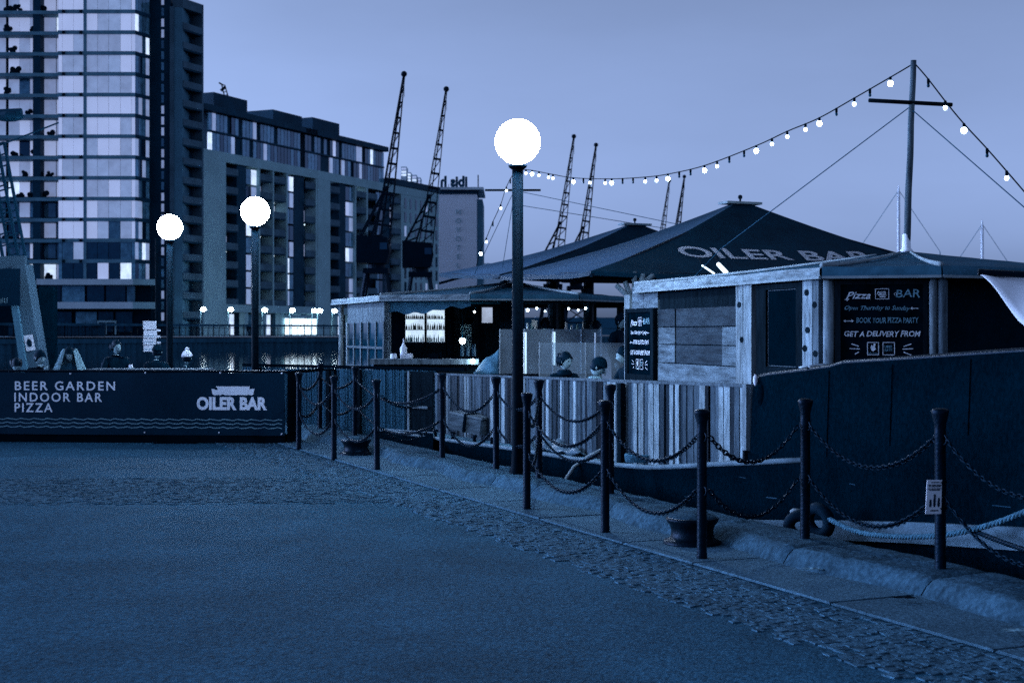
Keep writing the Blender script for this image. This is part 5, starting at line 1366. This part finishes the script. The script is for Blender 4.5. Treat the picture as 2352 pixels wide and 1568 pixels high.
# lit drinks fridges
for q, (xa, xb) in enumerate(((931, 976), (980, 1022))):
    Y2 = 27.6; t = thing('drinks_fridge', ('left', 'right')[q] + ' of two lit drinks fridges at the back of the bar', 'fridge', (X((xa + xb) / 2, Y2), Y2, -.3), 'lit fridges in the bar')
    MB().obox((0, Y2, 0), (1, 0), (0, 1), X(xa - 2, Y2), X(xb + 2, Y2), .06, .6, -.3, Z(704, Y2)).build('cabinet', M_black, t)
    pc('lit_back', M_fridge, t, (0, Y2, 0), (1, 0), X(xa, Y2), X(xb, Y2), .03, .055, Z(786, Y2), Z(712, Y2))
    for vy in (732, 757, 785):
        pc('shelf', M_metal, t, (0, Y2, 0), (1, 0), X(xa, Y2), X(xb, Y2), -.12, .03, Z(vy + 1, Y2), Z(vy - .5, Y2))
        mb = MB(); xx = xa + 3
        while xx < xb - 2:
            hh = rw.uniform(10, 17) if vy > 740 else rw.uniform(7, 10); r_ = rw.uniform(.012, .018); p_ = P(xx, vy - .5, Y2 - .05)
            mb.lathe([(r_, 0), (r_, hh * .55 / F * Y2), (r_ * .4, hh * .75 / F * Y2), (r_ * .4, hh / F * Y2)], p_, 8); xx += rw.uniform(3.6, 6)
        mb.build('bottle_row', M_woodh2 if vy < 770 else M_printd, t, fix=False)
    for x_ in (xa - 1.5, xb): pc('door_frame', M_black, t, (0, Y2, 0), (1, 0), X(x_, Y2), X(x_ + 1.8, Y2), -.16, .03, Z(788, Y2), Z(706, Y2))
# things on the counter
def bottle(vx, vyb, h_, r_, Y2, m_, lab, name='bottle', cat='bottle', neck=.4):
    p_ = P(vx, vyb, Y2); o = MB().lathe([(r_ * .9, 0), (r_, .01), (r_, h_ * .55), (r_ * neck, h_ * .78), (r_ * neck, h_ * .97), (r_ * neck * .8, h_)], p_, 14).build(name, m_, None, True); o.location = (0, 0, 0); tag(o, lab, cat); return o
bottle(927, 824, .33, .055, 23.4, M_white, 'tall white tapered bottle on the bar counter', neck=.18)
bottle(938, 824, .09, .075, 23.42, M_white, 'white tub beside the tall bottle on the counter', 'tub', 'tub', .95)
bottle(904, 824, .085, .055, 23.38, M_white, 'small white jar left of the tall bottle', 'jar', 'jar', .9)
bottle(1012, 824, .10, .03, 23.4, M_black, 'short black bottle on the bar counter')
p_ = P(996, 824, 23.4); o = MB().box((p_.x, p_.y, p_.z + .045), (.16, .12, .09)).build('card_reader_box', M_black); tag(o, 'black box with papers on the bar counter', 'box')
for i, vx in enumerate((1060, 1064, 1068, 1073, 1077, 1082, 1086, 1091)):
    o = bottle(vx, 818, .17 + .05 * rw.random(), .017, 24.6, (M_concM, M_concL, M_iron)[i % 3], 'slim bottle, %s from the left in the bar row' % ordn[i], neck=.35); o['group'] = 'bottles in the bar row'
MB_ = MB().obox((0, 24.6, 0), (1, 0), (0, 1), X(1054, 24.6), X(1098, 24.6), -.06, .2, Z(822, 24.6), Z(818, 24.6)).build('bottle_shelf', M_woodd, bk)
o = MB().obox((0, 26, 0), (1, 0), (0, 1), X(1107, 26), X(1131, 26), 0, .1, Z(741, 26), Z(706, 26)).build('wall_box', M_litsoft); tag(o, 'pale lit box hanging under the bar kiosk roof', 'box')
# glasses hung in a row over the inner wall, papers and a till
gl_t = MB().obox((0, 27.0, 0), (1, 0), (0, 1), X(1207, 27), X(1360, 27), -.12, .1, Z(760, 27), Z(757.5, 27)).build('inner_shelf', M_woodm, bk)
for i, vx in enumerate((1212, 1222, 1231, 1243, 1262, 1300, 1313, 1326, 1340)):
    o = bottle(vx, 757.5, .10 + .07 * rw.random(), .028, 27.0, (M_metal, M_concL, M_white)[i % 3], 'pale glass on the inner bar shelf, %s from the left' % ordn[i], 'glass', 'glass', .8); o['group'] = 'glasses on the inner bar shelf'
for i, (vx, vy, r_) in enumerate(((1212, 712, .028), (1233, 708, .02), (1252, 715, .016), (1306, 709, .02), (1328, 712, .018), (1345, 708, .022), (1114, 722, .016), (1090, 716, .02))):  # glowing points added for the glints inside the bar
    p_ = P(vx, vy, 26.2); t = thing('glint_point', 'tiny glowing point added as a glint under the bar kiosk roof, %s of eight' % ordn[i], 'lamp', p_, 'added glint points under the bar kiosk roof')
    MB().ball(p_, r_, 8, 6).build('bulb', M_bulb2, t, True); MB().tube([p_ + Vector((0, 0, r_)), Vector((p_.x, p_.y, KZ + .02))], .004, 4).build('wire', M_black, t)
for i, (vx, vy, w2, h2) in enumerate(((1222, 735, 12, 14), (1338, 738, 16, 10))):
    o = MB().obox((0, 26.9, 0), (1, 0), (0, 1), X(vx, 26.9), X(vx + w2, 26.9), -.01, .01, Z(vy + h2, 26.9), Z(vy, 26.9)).build('menu_card', M_sheet); tag(o, ('upright', 'wide low')[i] + ' white card pinned inside the bar kiosk', 'card')
# canvas cover sloping beside the counter
mb = MB()
def cf(s_, t_): return P(1088 + 58 * s_, 858 - 56 * (s_ ** .7) * t_ , 22.2 + .8 * t_) + Vector((0, 0, .02 * math.sin(s_ * 9 + t_ * 4)))
mb.grid(cf, 12, 8); o = mb.build('canvas_cover', mat('grey_canvas', .16, .85, var=.2, bump=.3), None, True, fix=False); tag(o, 'grey sloping canvas cover right of the bar counter', 'cover')
sol = o.modifiers.new('thick', 'SOLIDIFY'); sol.thickness = .03

# ---- people on the barge, glass screens
person('woman with dark hair tied back and black fur collar, behind the plank fence', pz(1299, 0, 19.6), hipz(829, 19.6), face=.35, lean=.12, turn=.45, nod=.12, coat=M_coat, grp=g2, bun=True, scarf=M_coat)
person('person in dark beanie looking down behind the plank fence', pz(1374, 0, 18.9), hipz(843, 18.9), face=.9, lean=.12, turn=.4, nod=.6, hat=M_coat, coat=M_coat2, grp=g2, scarf=M_fur)
person('dark haired figure turned away beside the side chalkboard', pz(1432, 0, 19.6), hipz(816, 19.6), face=-1.1, lean=.12, turn=-.3, nod=.2, coat=M_coat, grp=g2)
person('standing figure in black with pale mask beyond the glass screens', pz(1427, 0, 24.3), hipz(738, 24.3), face=.9, lean=.02, stand=True, arms='down', hat=M_coat, grp=g2)
person('dark head beyond the glass screens in the bar', pz(1369, 0, 25.6), hipz(752, 25.6), face=1.9, lean=.05, stand=True, arms='down', grp=g2)
person('dark haired bar worker under the bar kiosk roof', pz(1253, 0, 25.4), hipz(745, 25.4), face=3.0, lean=.03, stand=True, arms='down', grp=g2)
for vx, Y2, z_ in ((1299, 19.65, 832), (1374, 18.95, 848), (1432, 19.65, 816)):
    h_ = hipz(z_, Y2) - .1; t = thing('stool', {1299: 'stool under the woman behind the plank fence', 1374: 'stool under the person in the beanie', 1432: 'stool under the figure turned away'}[vx], 'stool', (X(vx, Y2), Y2, -.35), 'stools on the barge')
    MB().lathe([(.16, h_ - .04), (.17, h_ - .02), (.16, h_)], (X(vx, Y2), Y2, 0), 14).build('seat', M_woodd, t)
    for a_ in range(4): MB().tube([(X(vx, Y2) + .15 * math.cos(a_ * 1.57 + .7), Y2 + .15 * math.sin(a_ * 1.57 + .7), -.35), (X(vx, Y2) + .1 * math.cos(a_ * 1.57 + .7), Y2 + .1 * math.sin(a_ * 1.57 + .7), h_ - .04)], .014, 6).build('leg', M_iron, t)
def gscreen(vx0, vx1, vyt, vyb, Y2, lab, posts):
    t = thing('glass_screen', lab, 'screen', (X((vx0 + vx1) / 2, Y2), Y2, -.35), 'glass wind screens on the barge')
    n_ = len(posts) - 1
    for a, b in zip(posts[:-1], posts[1:]): pc('pane', M_glass, t, (0, Y2, 0), (1, 0), X(a + 1.5, Y2), X(b - 1.5, Y2), -.006, .006, Z(vyb, Y2), Z(vyt, Y2))
    for a in posts: pc('post', M_metal, t, (0, Y2, 0), (1, 0), X(a - 1.2, Y2), X(a + 1.2, Y2), -.02, .02, -.35, Z(vyt, Y2) + .005)
    pc('bottom_rail', M_black, t, (0, Y2, 0), (1, 0), X(vx0, Y2), X(vx1, Y2), -.025, .025, Z(vyb + 6, Y2), Z(vyb, Y2))
gscreen(1147, 1382, 756, 858, 21.6, 'rear glass wind screen behind the lamp post', (1148, 1204, 1270, 1335, 1381))
gscreen(1238, 1446, 787, 872, 20.4, 'front glass wind screen behind the seated people', (1239, 1345, 1446))
# glowing rods added as glare streaks on the glass, behind the rear screen
for vx, h0, h1, lab in ((1206, 757, 864, 'tall added glare streak just right of the lamp post'), (1272, 756, 838, 'added glare streak behind the glass, middle'), (1367, 758, 862, 'added glare streak behind the glass, right')):
    t = thing('glare_streak', lab, 'lamp', P(vx, h1, 21.9), 'added glare streaks behind the glass')
    MB().tube([P(vx, h1, 21.9), P(vx, h0 + 6, 21.9)], .025 if vx < 1300 else .012, 10).build('tube', M_lit if vx < 1300 else M_litsoft, t, True)
    MB().tube([V3(P(vx, h1, 21.9), -.35), P(vx, h1 + .3, 21.9)], .03, 8).build('stand', M_iron, t)

# ================================================================== CANOPIES, MASTS, FESTOONS
def canopy(C1, a_, b_, ze, apex, lab, text=None, lift=.05):
    """hipped canvas canopy: C1 = near left corner, a_ metres back along the barge, b_ across it"""
    c = [C1, C1 + QN * b_, C1 + QN * b_ - QU * a_, C1 - QU * a_]; t = thing('canopy', lab, 'canopy', V3(C1 + QN * b_ / 2 - QU * a_ / 2, -.35), 'dark canvas canopies over the deck')
    zc = [ze, ze, ze + lift, ze + lift]
    for i in range(4):
        A, B = c[i], c[(i + 1) % 4]; za, zb2 = zc[i], zc[(i + 1) % 4]
        def fn(s_, t_, A=A, B=B, za=za, zb2=zb2):
            p_ = V3(A.lerp(B, s_), za + (zb2 - za) * s_); ap = Vector(apex) + (V3(A.lerp(B, s_)) - V3(apex)) * .045 * 1.0; ap.z = apex[2]
            q_ = p_.lerp(ap, t_)
            q_.z -= .10 * math.sin(math.pi * t_) * .8 + .03 * math.sin(math.pi * s_) * math.sin(math.pi * t_)
            q_.z -= (.035 * math.sin(math.pi * s_) + .012 * math.sin(s_ * 9.4)) * (1 - t_) ** 3
            return q_
        MB().grid(fn, 24, 16).build('canvas_slope', M_canL, t, True, fix=False)
        mb = MB(); d = (B - A).normalized()
        def vf(s_, t_, A=A, B=B, d=d): 
            p_ = A.lerp(B, s_); q_ = fn(s_, 0); return Vector((p_.x, p_.y, q_.z - t_ * .055))
        mb.grid(vf, 24, 1).build('valance', M_canL, t, True, fix=False)
        MB().tube([V3(A + (apex.xy - A) * .03, za - .02), V3(B + (apex.xy - B) * .03, zb2 - .02)], .02, 8).build('eave_pole', M_iron, t)
        MB().tube([V3(A, ze - .06), Vector(apex) - Vector((0, 0, .08))], .025, 8).build('rafter', M_iron, t)
        if i in (1, 2): MB().tube([V3(A + (apex.xy - A) * .05, -.35), V3(A + (apex.xy - A) * .05, ze - .05)], .045, 8).build('leg', M_iron, t)
    MB().plate([Vector(apex) + V3(QU) * x_ + V3(QN) * y_ for x_, y_ in ((-.13, -.3), (.13, -.3), (.13, .3), (-.13, .3))], (0, 0, .035)).build('vent_cap', M_flash, t)
    mb = MB(); mb.tube([Vector(apex), Vector(apex) + Vector((0, 0, .09))], .015, 6); mb.ball(Vector(apex) + Vector((0, 0, .11)), .035, 8, 6); mb.build('finial', M_iron, t)
    if text:
        A, B = c[0], c[1]
        ex = V3(QN); up = (Vector(apex) - V3(A.lerp(B, .5), ze)).normalized(); nr = ex.cross(up).normalized()
        s_, vx0, vx1, vyb, vyt = text
        t0 = on_line(vx0, A, B) ; 
        def face_pt(s2, t2): 
            k_ = s2 / b_; p_ = V3(A.lerp(B, k_), ze); ap = Vector(apex) + (V3(A.lerp(B, k_)) - V3(apex)) * .045; ap.z = apex[2]; q_ = p_.lerp(ap, t2)
            q_.z -= .10 * math.sin(math.pi * t2) * .8 + .03 * math.sin(math.pi * k_) * math.sin(math.pi * t2); q_.z -= (.035 * math.sin(math.pi * k_) + .012 * math.sin(k_ * 9.4)) * (1 - t2) ** 3; return q_
        mb = text_mb(MB(), s_, 1.0, (0, 0, 0), (1, 0, 0), (0, 1, 0), (0, 0, 1), bold=.02, thick=.001)
        xs = [v.x for v in mb.v]; x0, x1 = min(xs), max(xs)
        s0, s1, tt0, tt1 = text[1], text[2], text[3], text[4]
        for v in mb.v:
            sx_ = s0 + (v.x - x0) / (x1 - x0) * (s1 - s0); ty = tt0 + v.y / .72 * (tt1 - tt0)
            mid = b_ / 2; sx_ = mid + (sx_ - mid) / max(.3, (1 - ty)) * (1 - tt0)
            q_ = face_pt(sx_, ty) + nr * .012; v.x, v.y, v.z = q_.x, q_.y, q_.z
        mb.build('lettering', M_canpr, t, fix=False)
    return t
C1 = Vector((X(1357, 18.3), 18.3)); AP = Vector((X(1700, 21.0), 21.0, Z(470, 21.0)))
canopy(C1, 3.0, 6.7, 2.40, AP, 'front dark canvas canopy lettered OILER BAR', ('OILER BAR', 1.0, 5.45, .29, .44))
C2 = Vector((X(1147, 24.7), 24.7)); AP2 = Vector((X(1458, 27.4), 27.4, Z(518, 27.4)))
rc_ = canopy(C2, 3.0, 6.8, 2.62, AP2, 'rear dark canvas canopy, lower and farther left', None, .13)
for vx in (1270, 1352): MB().tube([(X(vx, 26.4), 26.4, -.35), (X(vx, 26.4), 26.4, 2.85)], .10, 10).build('leg', M_iron, rc_)
# branching strut by the kiosk end
st_ = thing('branch_strut', 'branching pale struts propping the canopy beside the kiosk', 'strut', P(1456, 700, 18.6))
for a, b in (((1452, 690), (1416, 655)), ((1452, 690), (1436, 648)), ((1456, 700), (1458, 625)), ((1458, 690), (1478, 630)), ((1454, 668), (1500, 632))):
    MB().tube([P(a[0], a[1], 18.5), P(b[0], b[1], 18.6)], .035, 8).build('strut', M_woodm, st_)
MB().tube([V3(P(1456, 700, 18.5), -.35), P(1456, 690, 18.5)], .05, 8).build('stem', M_woodm, st_)
# tube lights under the front canopy
for q, (a, b) in enumerate((((1613, 610), (1640, 628)), ((1650, 607), (1668, 626)))):
    t = thing('canopy_light', ('thin', 'bright thick')[q] + ' slanting tube light under the front canopy edge', 'lamp', P(a[0], a[1], 18.9))
    MB().tube([P(a[0], a[1], 18.9), P(b[0], b[1], 18.5)], (.012, .028)[q], 8).build('tube', M_lit, t)
    MB().tube([P(a[0], a[1], 18.9), P(a[0], a[1], 18.9) + Vector((0, .3, .12))], .01, 6).build('bracket', M_iron, t)
# masts
def mast(base, top, r0, arm, lab, wires, white=True):
    t = thing('mast', lab, 'mast', base, 'timber masts on the kiosk roofs')
    n_ = 12; pts = [base.lerp(top, i / n_) + Vector((.003 * math.sin(i * 1.3), 0, 0)) for i in range(n_ + 1)]
    MB().tube(pts, [r0 * (1.05 - .2 * i / n_) for i in range(n_ + 1)], 12).build('pole', M_woodm, t, True)
    MB().tube(arm, r0 * .6, 10).build('cross_arm', M_woodd if r0 > .03 else M_woodm, t, True)
    if white: MB().lathe([(.075, -.01), (.06, .015), (.046, .03), (.042, .17), (.036, .18)], base, 14).build('foot_sleeve', M_sheet, t, True)
    for a, b in wires: MB().tube([a, b], .006, 5).build('guy_wire', M_concD, t)
mb0 = APX + Vector((-.02, -.02, 0)); mt = P(2098, 139, 14.8)
mast(mb0, mt, .036, [P(1996, 231, 14.7), P(2186, 241, 14.9)], 'weathered timber mast with cross arm on the pizza kiosk roof',
     [(P(2088, 247, 14.82), P(1655, 572, 17.2)), (P(1655, 572, 17.2), P(1560, 672, 17.6)), (P(2092, 250, 14.82), P(2420, 535, 13.2))])
fb = KA + Vector((0, 0, -.02)); ftp = P(1184, 392, 27)
mast(fb, ftp, .035, [P(1114, 437, 27), P(1242, 437, 27)], 'far timber mast with cross arm hidden behind the lamp post',
     [(P(1180, 440, 27), P(1085, 640, 26)), (P(1182, 440, 27), P(1150, 640, 26.4)), (P(1184, 438, 27), P(1700, 545, 24)), (P(1184, 470, 27), P(1560, 530, 26))], False)
# festoon strings
def festoon(lab, pts, A, B, bulbs):
    """pts: (column,row) along the wire, lying in the vertical plane over plan line A-B"""
    W3 = []
    dd = (V2(B) - V2(A)).normalized()
    for vx, vy in pts: s_ = on_line(vx, A, B); p_ = V2(A) + dd * s_; W3.append(Vector((p_.x, p_.y, Z(vy, p_.y))))
    t = thing('festoon_lights', lab, 'string lights', W3[0], 'festoon strings')
    sm = []
    for i in range(len(W3) - 1):
        p0, p1, p2, p3 = W3[max(0, i - 1)], W3[i], W3[i + 1], W3[min(len(W3) - 1, i + 2)]
        for q in range(6):
            u_ = q / 6; sm.append(.5 * ((2 * p1) + (p2 - p0) * u_ + (2 * p0 - 5 * p1 + 4 * p2 - p3) * u_ * u_ + (3 * p1 - p0 - 3 * p2 + p3) * u_ ** 3))
    sm.append(W3[-1]); MB().tube(sm, .007, 6).build('cable', M_black, t)
    for vx, k_ in bulbs:
        s_ = on_line(vx, A, B); p_ = V2(A) + dd * s_
        best = min(sm, key=lambda w_: (V2(w_) - p_).length); c_ = Vector((p_.x, p_.y, best.z))
        # height on the wire by interpolation
        for a, b in zip(sm[:-1], sm[1:]):
            ta, tb_ = (V2(a) - V2(A)).dot(dd), (V2(b) - V2(A)).dot(dd)
            if min(ta, tb_) <= s_ <= max(ta, tb_) and abs(tb_ - ta) > 1e-6: c_.z = a.z + (b.z - a.z) * (s_ - ta) / (tb_ - ta)
        m_ = {2: M_bulb, 1: M_bulb2, 0: M_bulboff}[k_]
        b_ = MB().ball(c_ - Vector((0, 0, .066)), (.021 if k_ else .017) + .008 * (k_ == 2), 10, 8, (1, 1, 1.15)).build('bulb', m_, t, True)
        MB().lathe([(.012, -.05), (.015, -.04), (.015, .0), (.008, .008)], c_, 8).build('socket', M_black, b_)
festoon('long sagging festoon of bulbs between the two masts', [(2096, 148), (2045, 178), (1960, 227), (1880, 272), (1808, 302), (1737, 335), (1620, 380), (1535, 400), (1482, 407), (1405, 411), (1320, 409), (1270, 401), (1210, 390), (1186, 394)], mt, ftp,
        [(2045, 2), (1998, 0), (1962, 1), (1921, 0), (1882, 2), (1850, 1), (1808, 1), (1773, 1), (1737, 2), (1709, 0), (1675, 0), (1647, 1), (1618, 2), (1586, 0), (1560, 0), (1534, 2), (1508, 1), (1482, 1), (1454, 0), (1430, 0), (1405, 2), (1390, 1), (1355, 1), (1340, 0), (1317, 2), (1270, 1), (1260, 1), (1238, 1), (1222, 2), (1208, 1)])
festoon('short festoon dropping right from the kiosk mast', [(2104, 150), (2130, 180), (2175, 238), (2215, 286), (2265, 340), (2315, 397), (2352, 440), (2420, 520), (2520, 640)], mt, V2(P(2700, 0, 12.2)),
        [(2132, 0), (2171, 1), (2214, 2), (2267, 0), (2312, 1), (2362, 0)])
festoon('short festoon dropping left from the far mast', [(1180, 397), (1163, 430), (1150, 470), (1131, 512), (1118, 545), (1104, 574), (1094, 612)], ftp, V2(P(1070, 0, 25.2)),
        [(1172, 0), (1163, 1), (1150, 1), (1132, 0), (1117, 1), (1104, 2)])
# white canvas sheet at the right edge
cs_ = thing('white_canvas', 'white canvas sheet hanging from the roof at the right edge', 'canvas', P(2350, 700, 11.8))
edge = [(2246, 626), (2262, 633), (2280, 648), (2297, 668), (2312, 690), (2328, 714), (2343, 735), (2362, 752), (2420, 790)]
mb = MB(); n_ = len(edge)
def wf(s_, t_):
    i = min(n_ - 2, int(s_ * (n_ - 1))); f_ = s_ * (n_ - 1) - i; ex_, ey_ = (edge[i][0] + (edge[i + 1][0] - edge[i][0]) * f_, edge[i][1] + (edge[i + 1][1] - edge[i][1]) * f_)
    y_ = 12.3 - .5 * s_; a = P(ex_, ey_, y_); b = P(2520, 628 + 14 * s_ , y_ + .25); q_ = a.lerp(b, t_); q_.y += .05 * math.sin(t_ * 5 + s_ * 3); return q_
mb.grid(wf, 24, 14); o = mb.build('sheet', M_sheet, cs_, True, fix=False); sol = o.modifiers.new('thick', 'SOLIDIFY'); sol.thickness = .012
MB().tube([P(2246, 625, 12.3), P(2530, 640, 12.2)], .03, 8).build('boom', M_iron, cs_)

# ================================================================== CLUTTER ON DECK AND EDGE
# tilted planter box by the fence
q = hull_pt(1080, 990, 1.25); t = thing('planter_box', 'tilted pale box strapped by the plank fence', 'box', q)
rx = Matrix.Rotation(.14, 3, 'Y'); ry = Matrix.Rotation(-.55, 3, 'Z')
def bpts(x0, x1, y0, y1, z0, z1): 
    m_ = MB().obox((0, 0, 0), (1, 0), (0, 1), x0, x1, y0, y1, z0, z1)
    for v in m_.v:
        w2 = ry @ (rx @ v) + q; v.x, v.y, v.z = w2.x, w2.y, w2.z
    return m_
bpts(-.26, .26, -.16, .16, .0, .22).build('side', M_woodh, t); bpts(-.275, .275, -.175, .175, .221, .25).build('lid', M_fascia, t); bpts(-.02, .02, -.185, .185, -.005, .26).build('strap', M_black, t)
# crumpled tarpaulin
mb = MB(); qa = hull_pt(1260, 1040, 1.2)
def tf(s_, t_):
    p_ = V2(qa) + QU * (-.5 + 1.55 * s_) + QN * (-.10 + .42 * t_); h_ = .16 + .30 * t_ * (.6 + .4 * math.sin(3.1 * s_ + .4))
    h_ += .07 * noise.noise(Vector((s_ * 7, t_ * 5, 0))) + .03 * math.sin((s_ * 3 + t_ * 2) * 7); return V3(p_, max(.02, h_))
mb.grid(tf, 30, 14); o = mb.build('tarpaulin', M_tarp, None, True, fix=False); tag(o, 'crumpled shiny tarpaulin heaped against the plank fence', 'tarpaulin'); o.modifiers.new('thick', 'SOLIDIFY').thickness = .01
# hose over the side
o = MB().tube([hull_pt(1386, 1030, 1.15), hull_pt(1352, 1048, 1.05), hull_pt(1318, 1072, .85), hull_pt(1300, 1100, .75), hull_pt(1291, 1125, .72)], .022, 8).build('hose', M_flash, None, True); tag(o, 'pale hose curving over the barge side to the quay', 'hose')
# mooring lines lying on deck
mb = MB(); c_ = hull_pt(1470, 1062, 1.12)
for q in range(5):
    r_ = .10 + .015 * q; mb.tube([c_ + Vector((r_ * 1.5 * math.cos(a_) + .02 * q, r_ * math.sin(a_), .02 + .016 * q)) for a_ in [2 * math.pi * i / 18 for i in range(19)]], .014, 6)
o = mb.build('rope_coil', M_rope, None, True); tag(o, 'small coil of rope on the barge deck', 'rope')
def twisted(mb, pts, r_, lay=.06):
    sm = []
    W3 = [Vector(p_) for p_ in pts]
    for i in range(len(W3) - 1):
        p0, p1, p2, p3 = W3[max(0, i - 1)], W3[i], W3[i + 1], W3[min(len(W3) - 1, i + 2)]
        for q in range(40):
            u_ = q / 40; sm.append(.5 * ((2 * p1) + (p2 - p0) * u_ + (2 * p0 - 5 * p1 + 4 * p2 - p3) * u_ * u_ + (3 * p1 - p0 - 3 * p2 + p3) * u_ ** 3))
    acc = 0.; strands = [[], [], []]
    for i, p_ in enumerate(sm):
        if i: acc += (p_ - sm[i - 1]).length
        d = (sm[min(i + 1, len(sm) - 1)] - sm[max(0, i - 1)]).normalized(); x_ = d.cross(UPZ).normalized(); y_ = x_.cross(d)
        for k_ in range(3):
            a_ = acc / lay * math.pi * 2 / 1.6 + k_ * 2.094; strands[k_].append(p_ + (x_ * math.cos(a_) + y_ * math.sin(a_)) * r_ * .5)
    for s2 in strands: mb.tube(s2, r_ * .58, 6)
    return mb
rp_ = [hull_pt(1905, 1192, .60), hull_pt(1975, 1222, .58), hull_pt(2080, 1232, .58), hull_pt(2180, 1226, .62), hull_pt(2270, 1206, .70), hull_pt(2352, 1176, .78), hull_pt(2430, 1140, .86)]
o = twisted(MB(), rp_, .021).build('mooring_rope', M_rope, None, True); tag(o, 'thick pale twisted mooring rope sagging along the hull', 'rope')
rp_ = [hull_pt(2225, 1214, .70), hull_pt(2290, 1240, .66), hull_pt(2352, 1262, .6), hull_pt(2430, 1290, .5)]
o = twisted(MB(), rp_, .018).build('mooring_rope', M_chain, None, True); tag(o, 'second darker rope running down to the right edge', 'rope')
# tyre fenders beside the seventh bollard
for vx, vy, r_, tl, lab in ((1880, 1196, .105, .5, 'old tyre fender right of the seventh coping bollard'), (1836, 1207, .085, 1.1, 'old tyre fender left of the seventh coping bollard')):
    c_ = hull_pt(vx, vy, .60); t = thing('tyre_fender', lab, 'tyre', c_, 'tyre fenders on the quay edge'); mb = MB()
    for i in range(24):
        pass
    ax_ = Matrix.Rotation(tl, 3, 'Z') @ Vector((1, .2, .15)).normalized(); x_ = ax_.cross(UPZ).normalized(); y_ = ax_.cross(x_)
    ring = [c_ + (x_ * math.cos(2 * math.pi * i / 24) + y_ * math.sin(2 * math.pi * i / 24)) * r_ for i in range(25)]
    mb.tube(ring, .05, 10, False); mb.build('tyre', M_tyre, t, True)
c_ = hull_pt(1828, 1180, .66); o = MB().lathe([(.045, 0), (.05, .02), (.05, .07), (.03, .085)], c_ - Vector((0, 0, .04)), 12).build('float_buoy', M_flash, None, True); tag(o, 'small pale float perched on the tyre fender', 'float')
# dark boat-end heap between the far mooring bollard and the barge
t = thing('gangway_end', 'dark sagging gangway end with pale edge left of the barge', 'gangway', hull_pt(900, 1000, .7))
mb = MB()
def gf(s_, t_): 
    a = hull_pt(865 + 130 * s_, 985 + 10 * s_ + 26 * math.sin(math.pi * s_) * t_ + 42 * t_, .95 - .35 * t_); return a
mb.grid(gf, 14, 6); mb.build('skirt', M_black, t, True, fix=False)
MB().tube([gf(i / 10, 0) + Vector((0, 0, .01)) for i in range(11)], .012, 6).build('edge_rope', M_gun, t)
for i, vx in enumerate((1000, 1040, 1090, 1130)):
    c_ = hull_pt(vx, 1003 + (vx - 1000) * .15, 1.0); MB().lathe([(.03, -.02), (.022, .06), (.045, .09), (.03, .11)], c_, 10).build('deck_bitt', M_iron, bg_, True)
# two strollers across the water
for i, vx in enumerate((569, 574.5)):
    Y2 = 203 + i; person(('left', 'right')[i] + ' of two tiny strollers on the far promenade', (X(vx * 1.0 + 113 * 0, Y2), Y2), FZ + .9, face=.4 + i * 2, lean=.02, stand=True, arms='down', grp='strollers across the water')
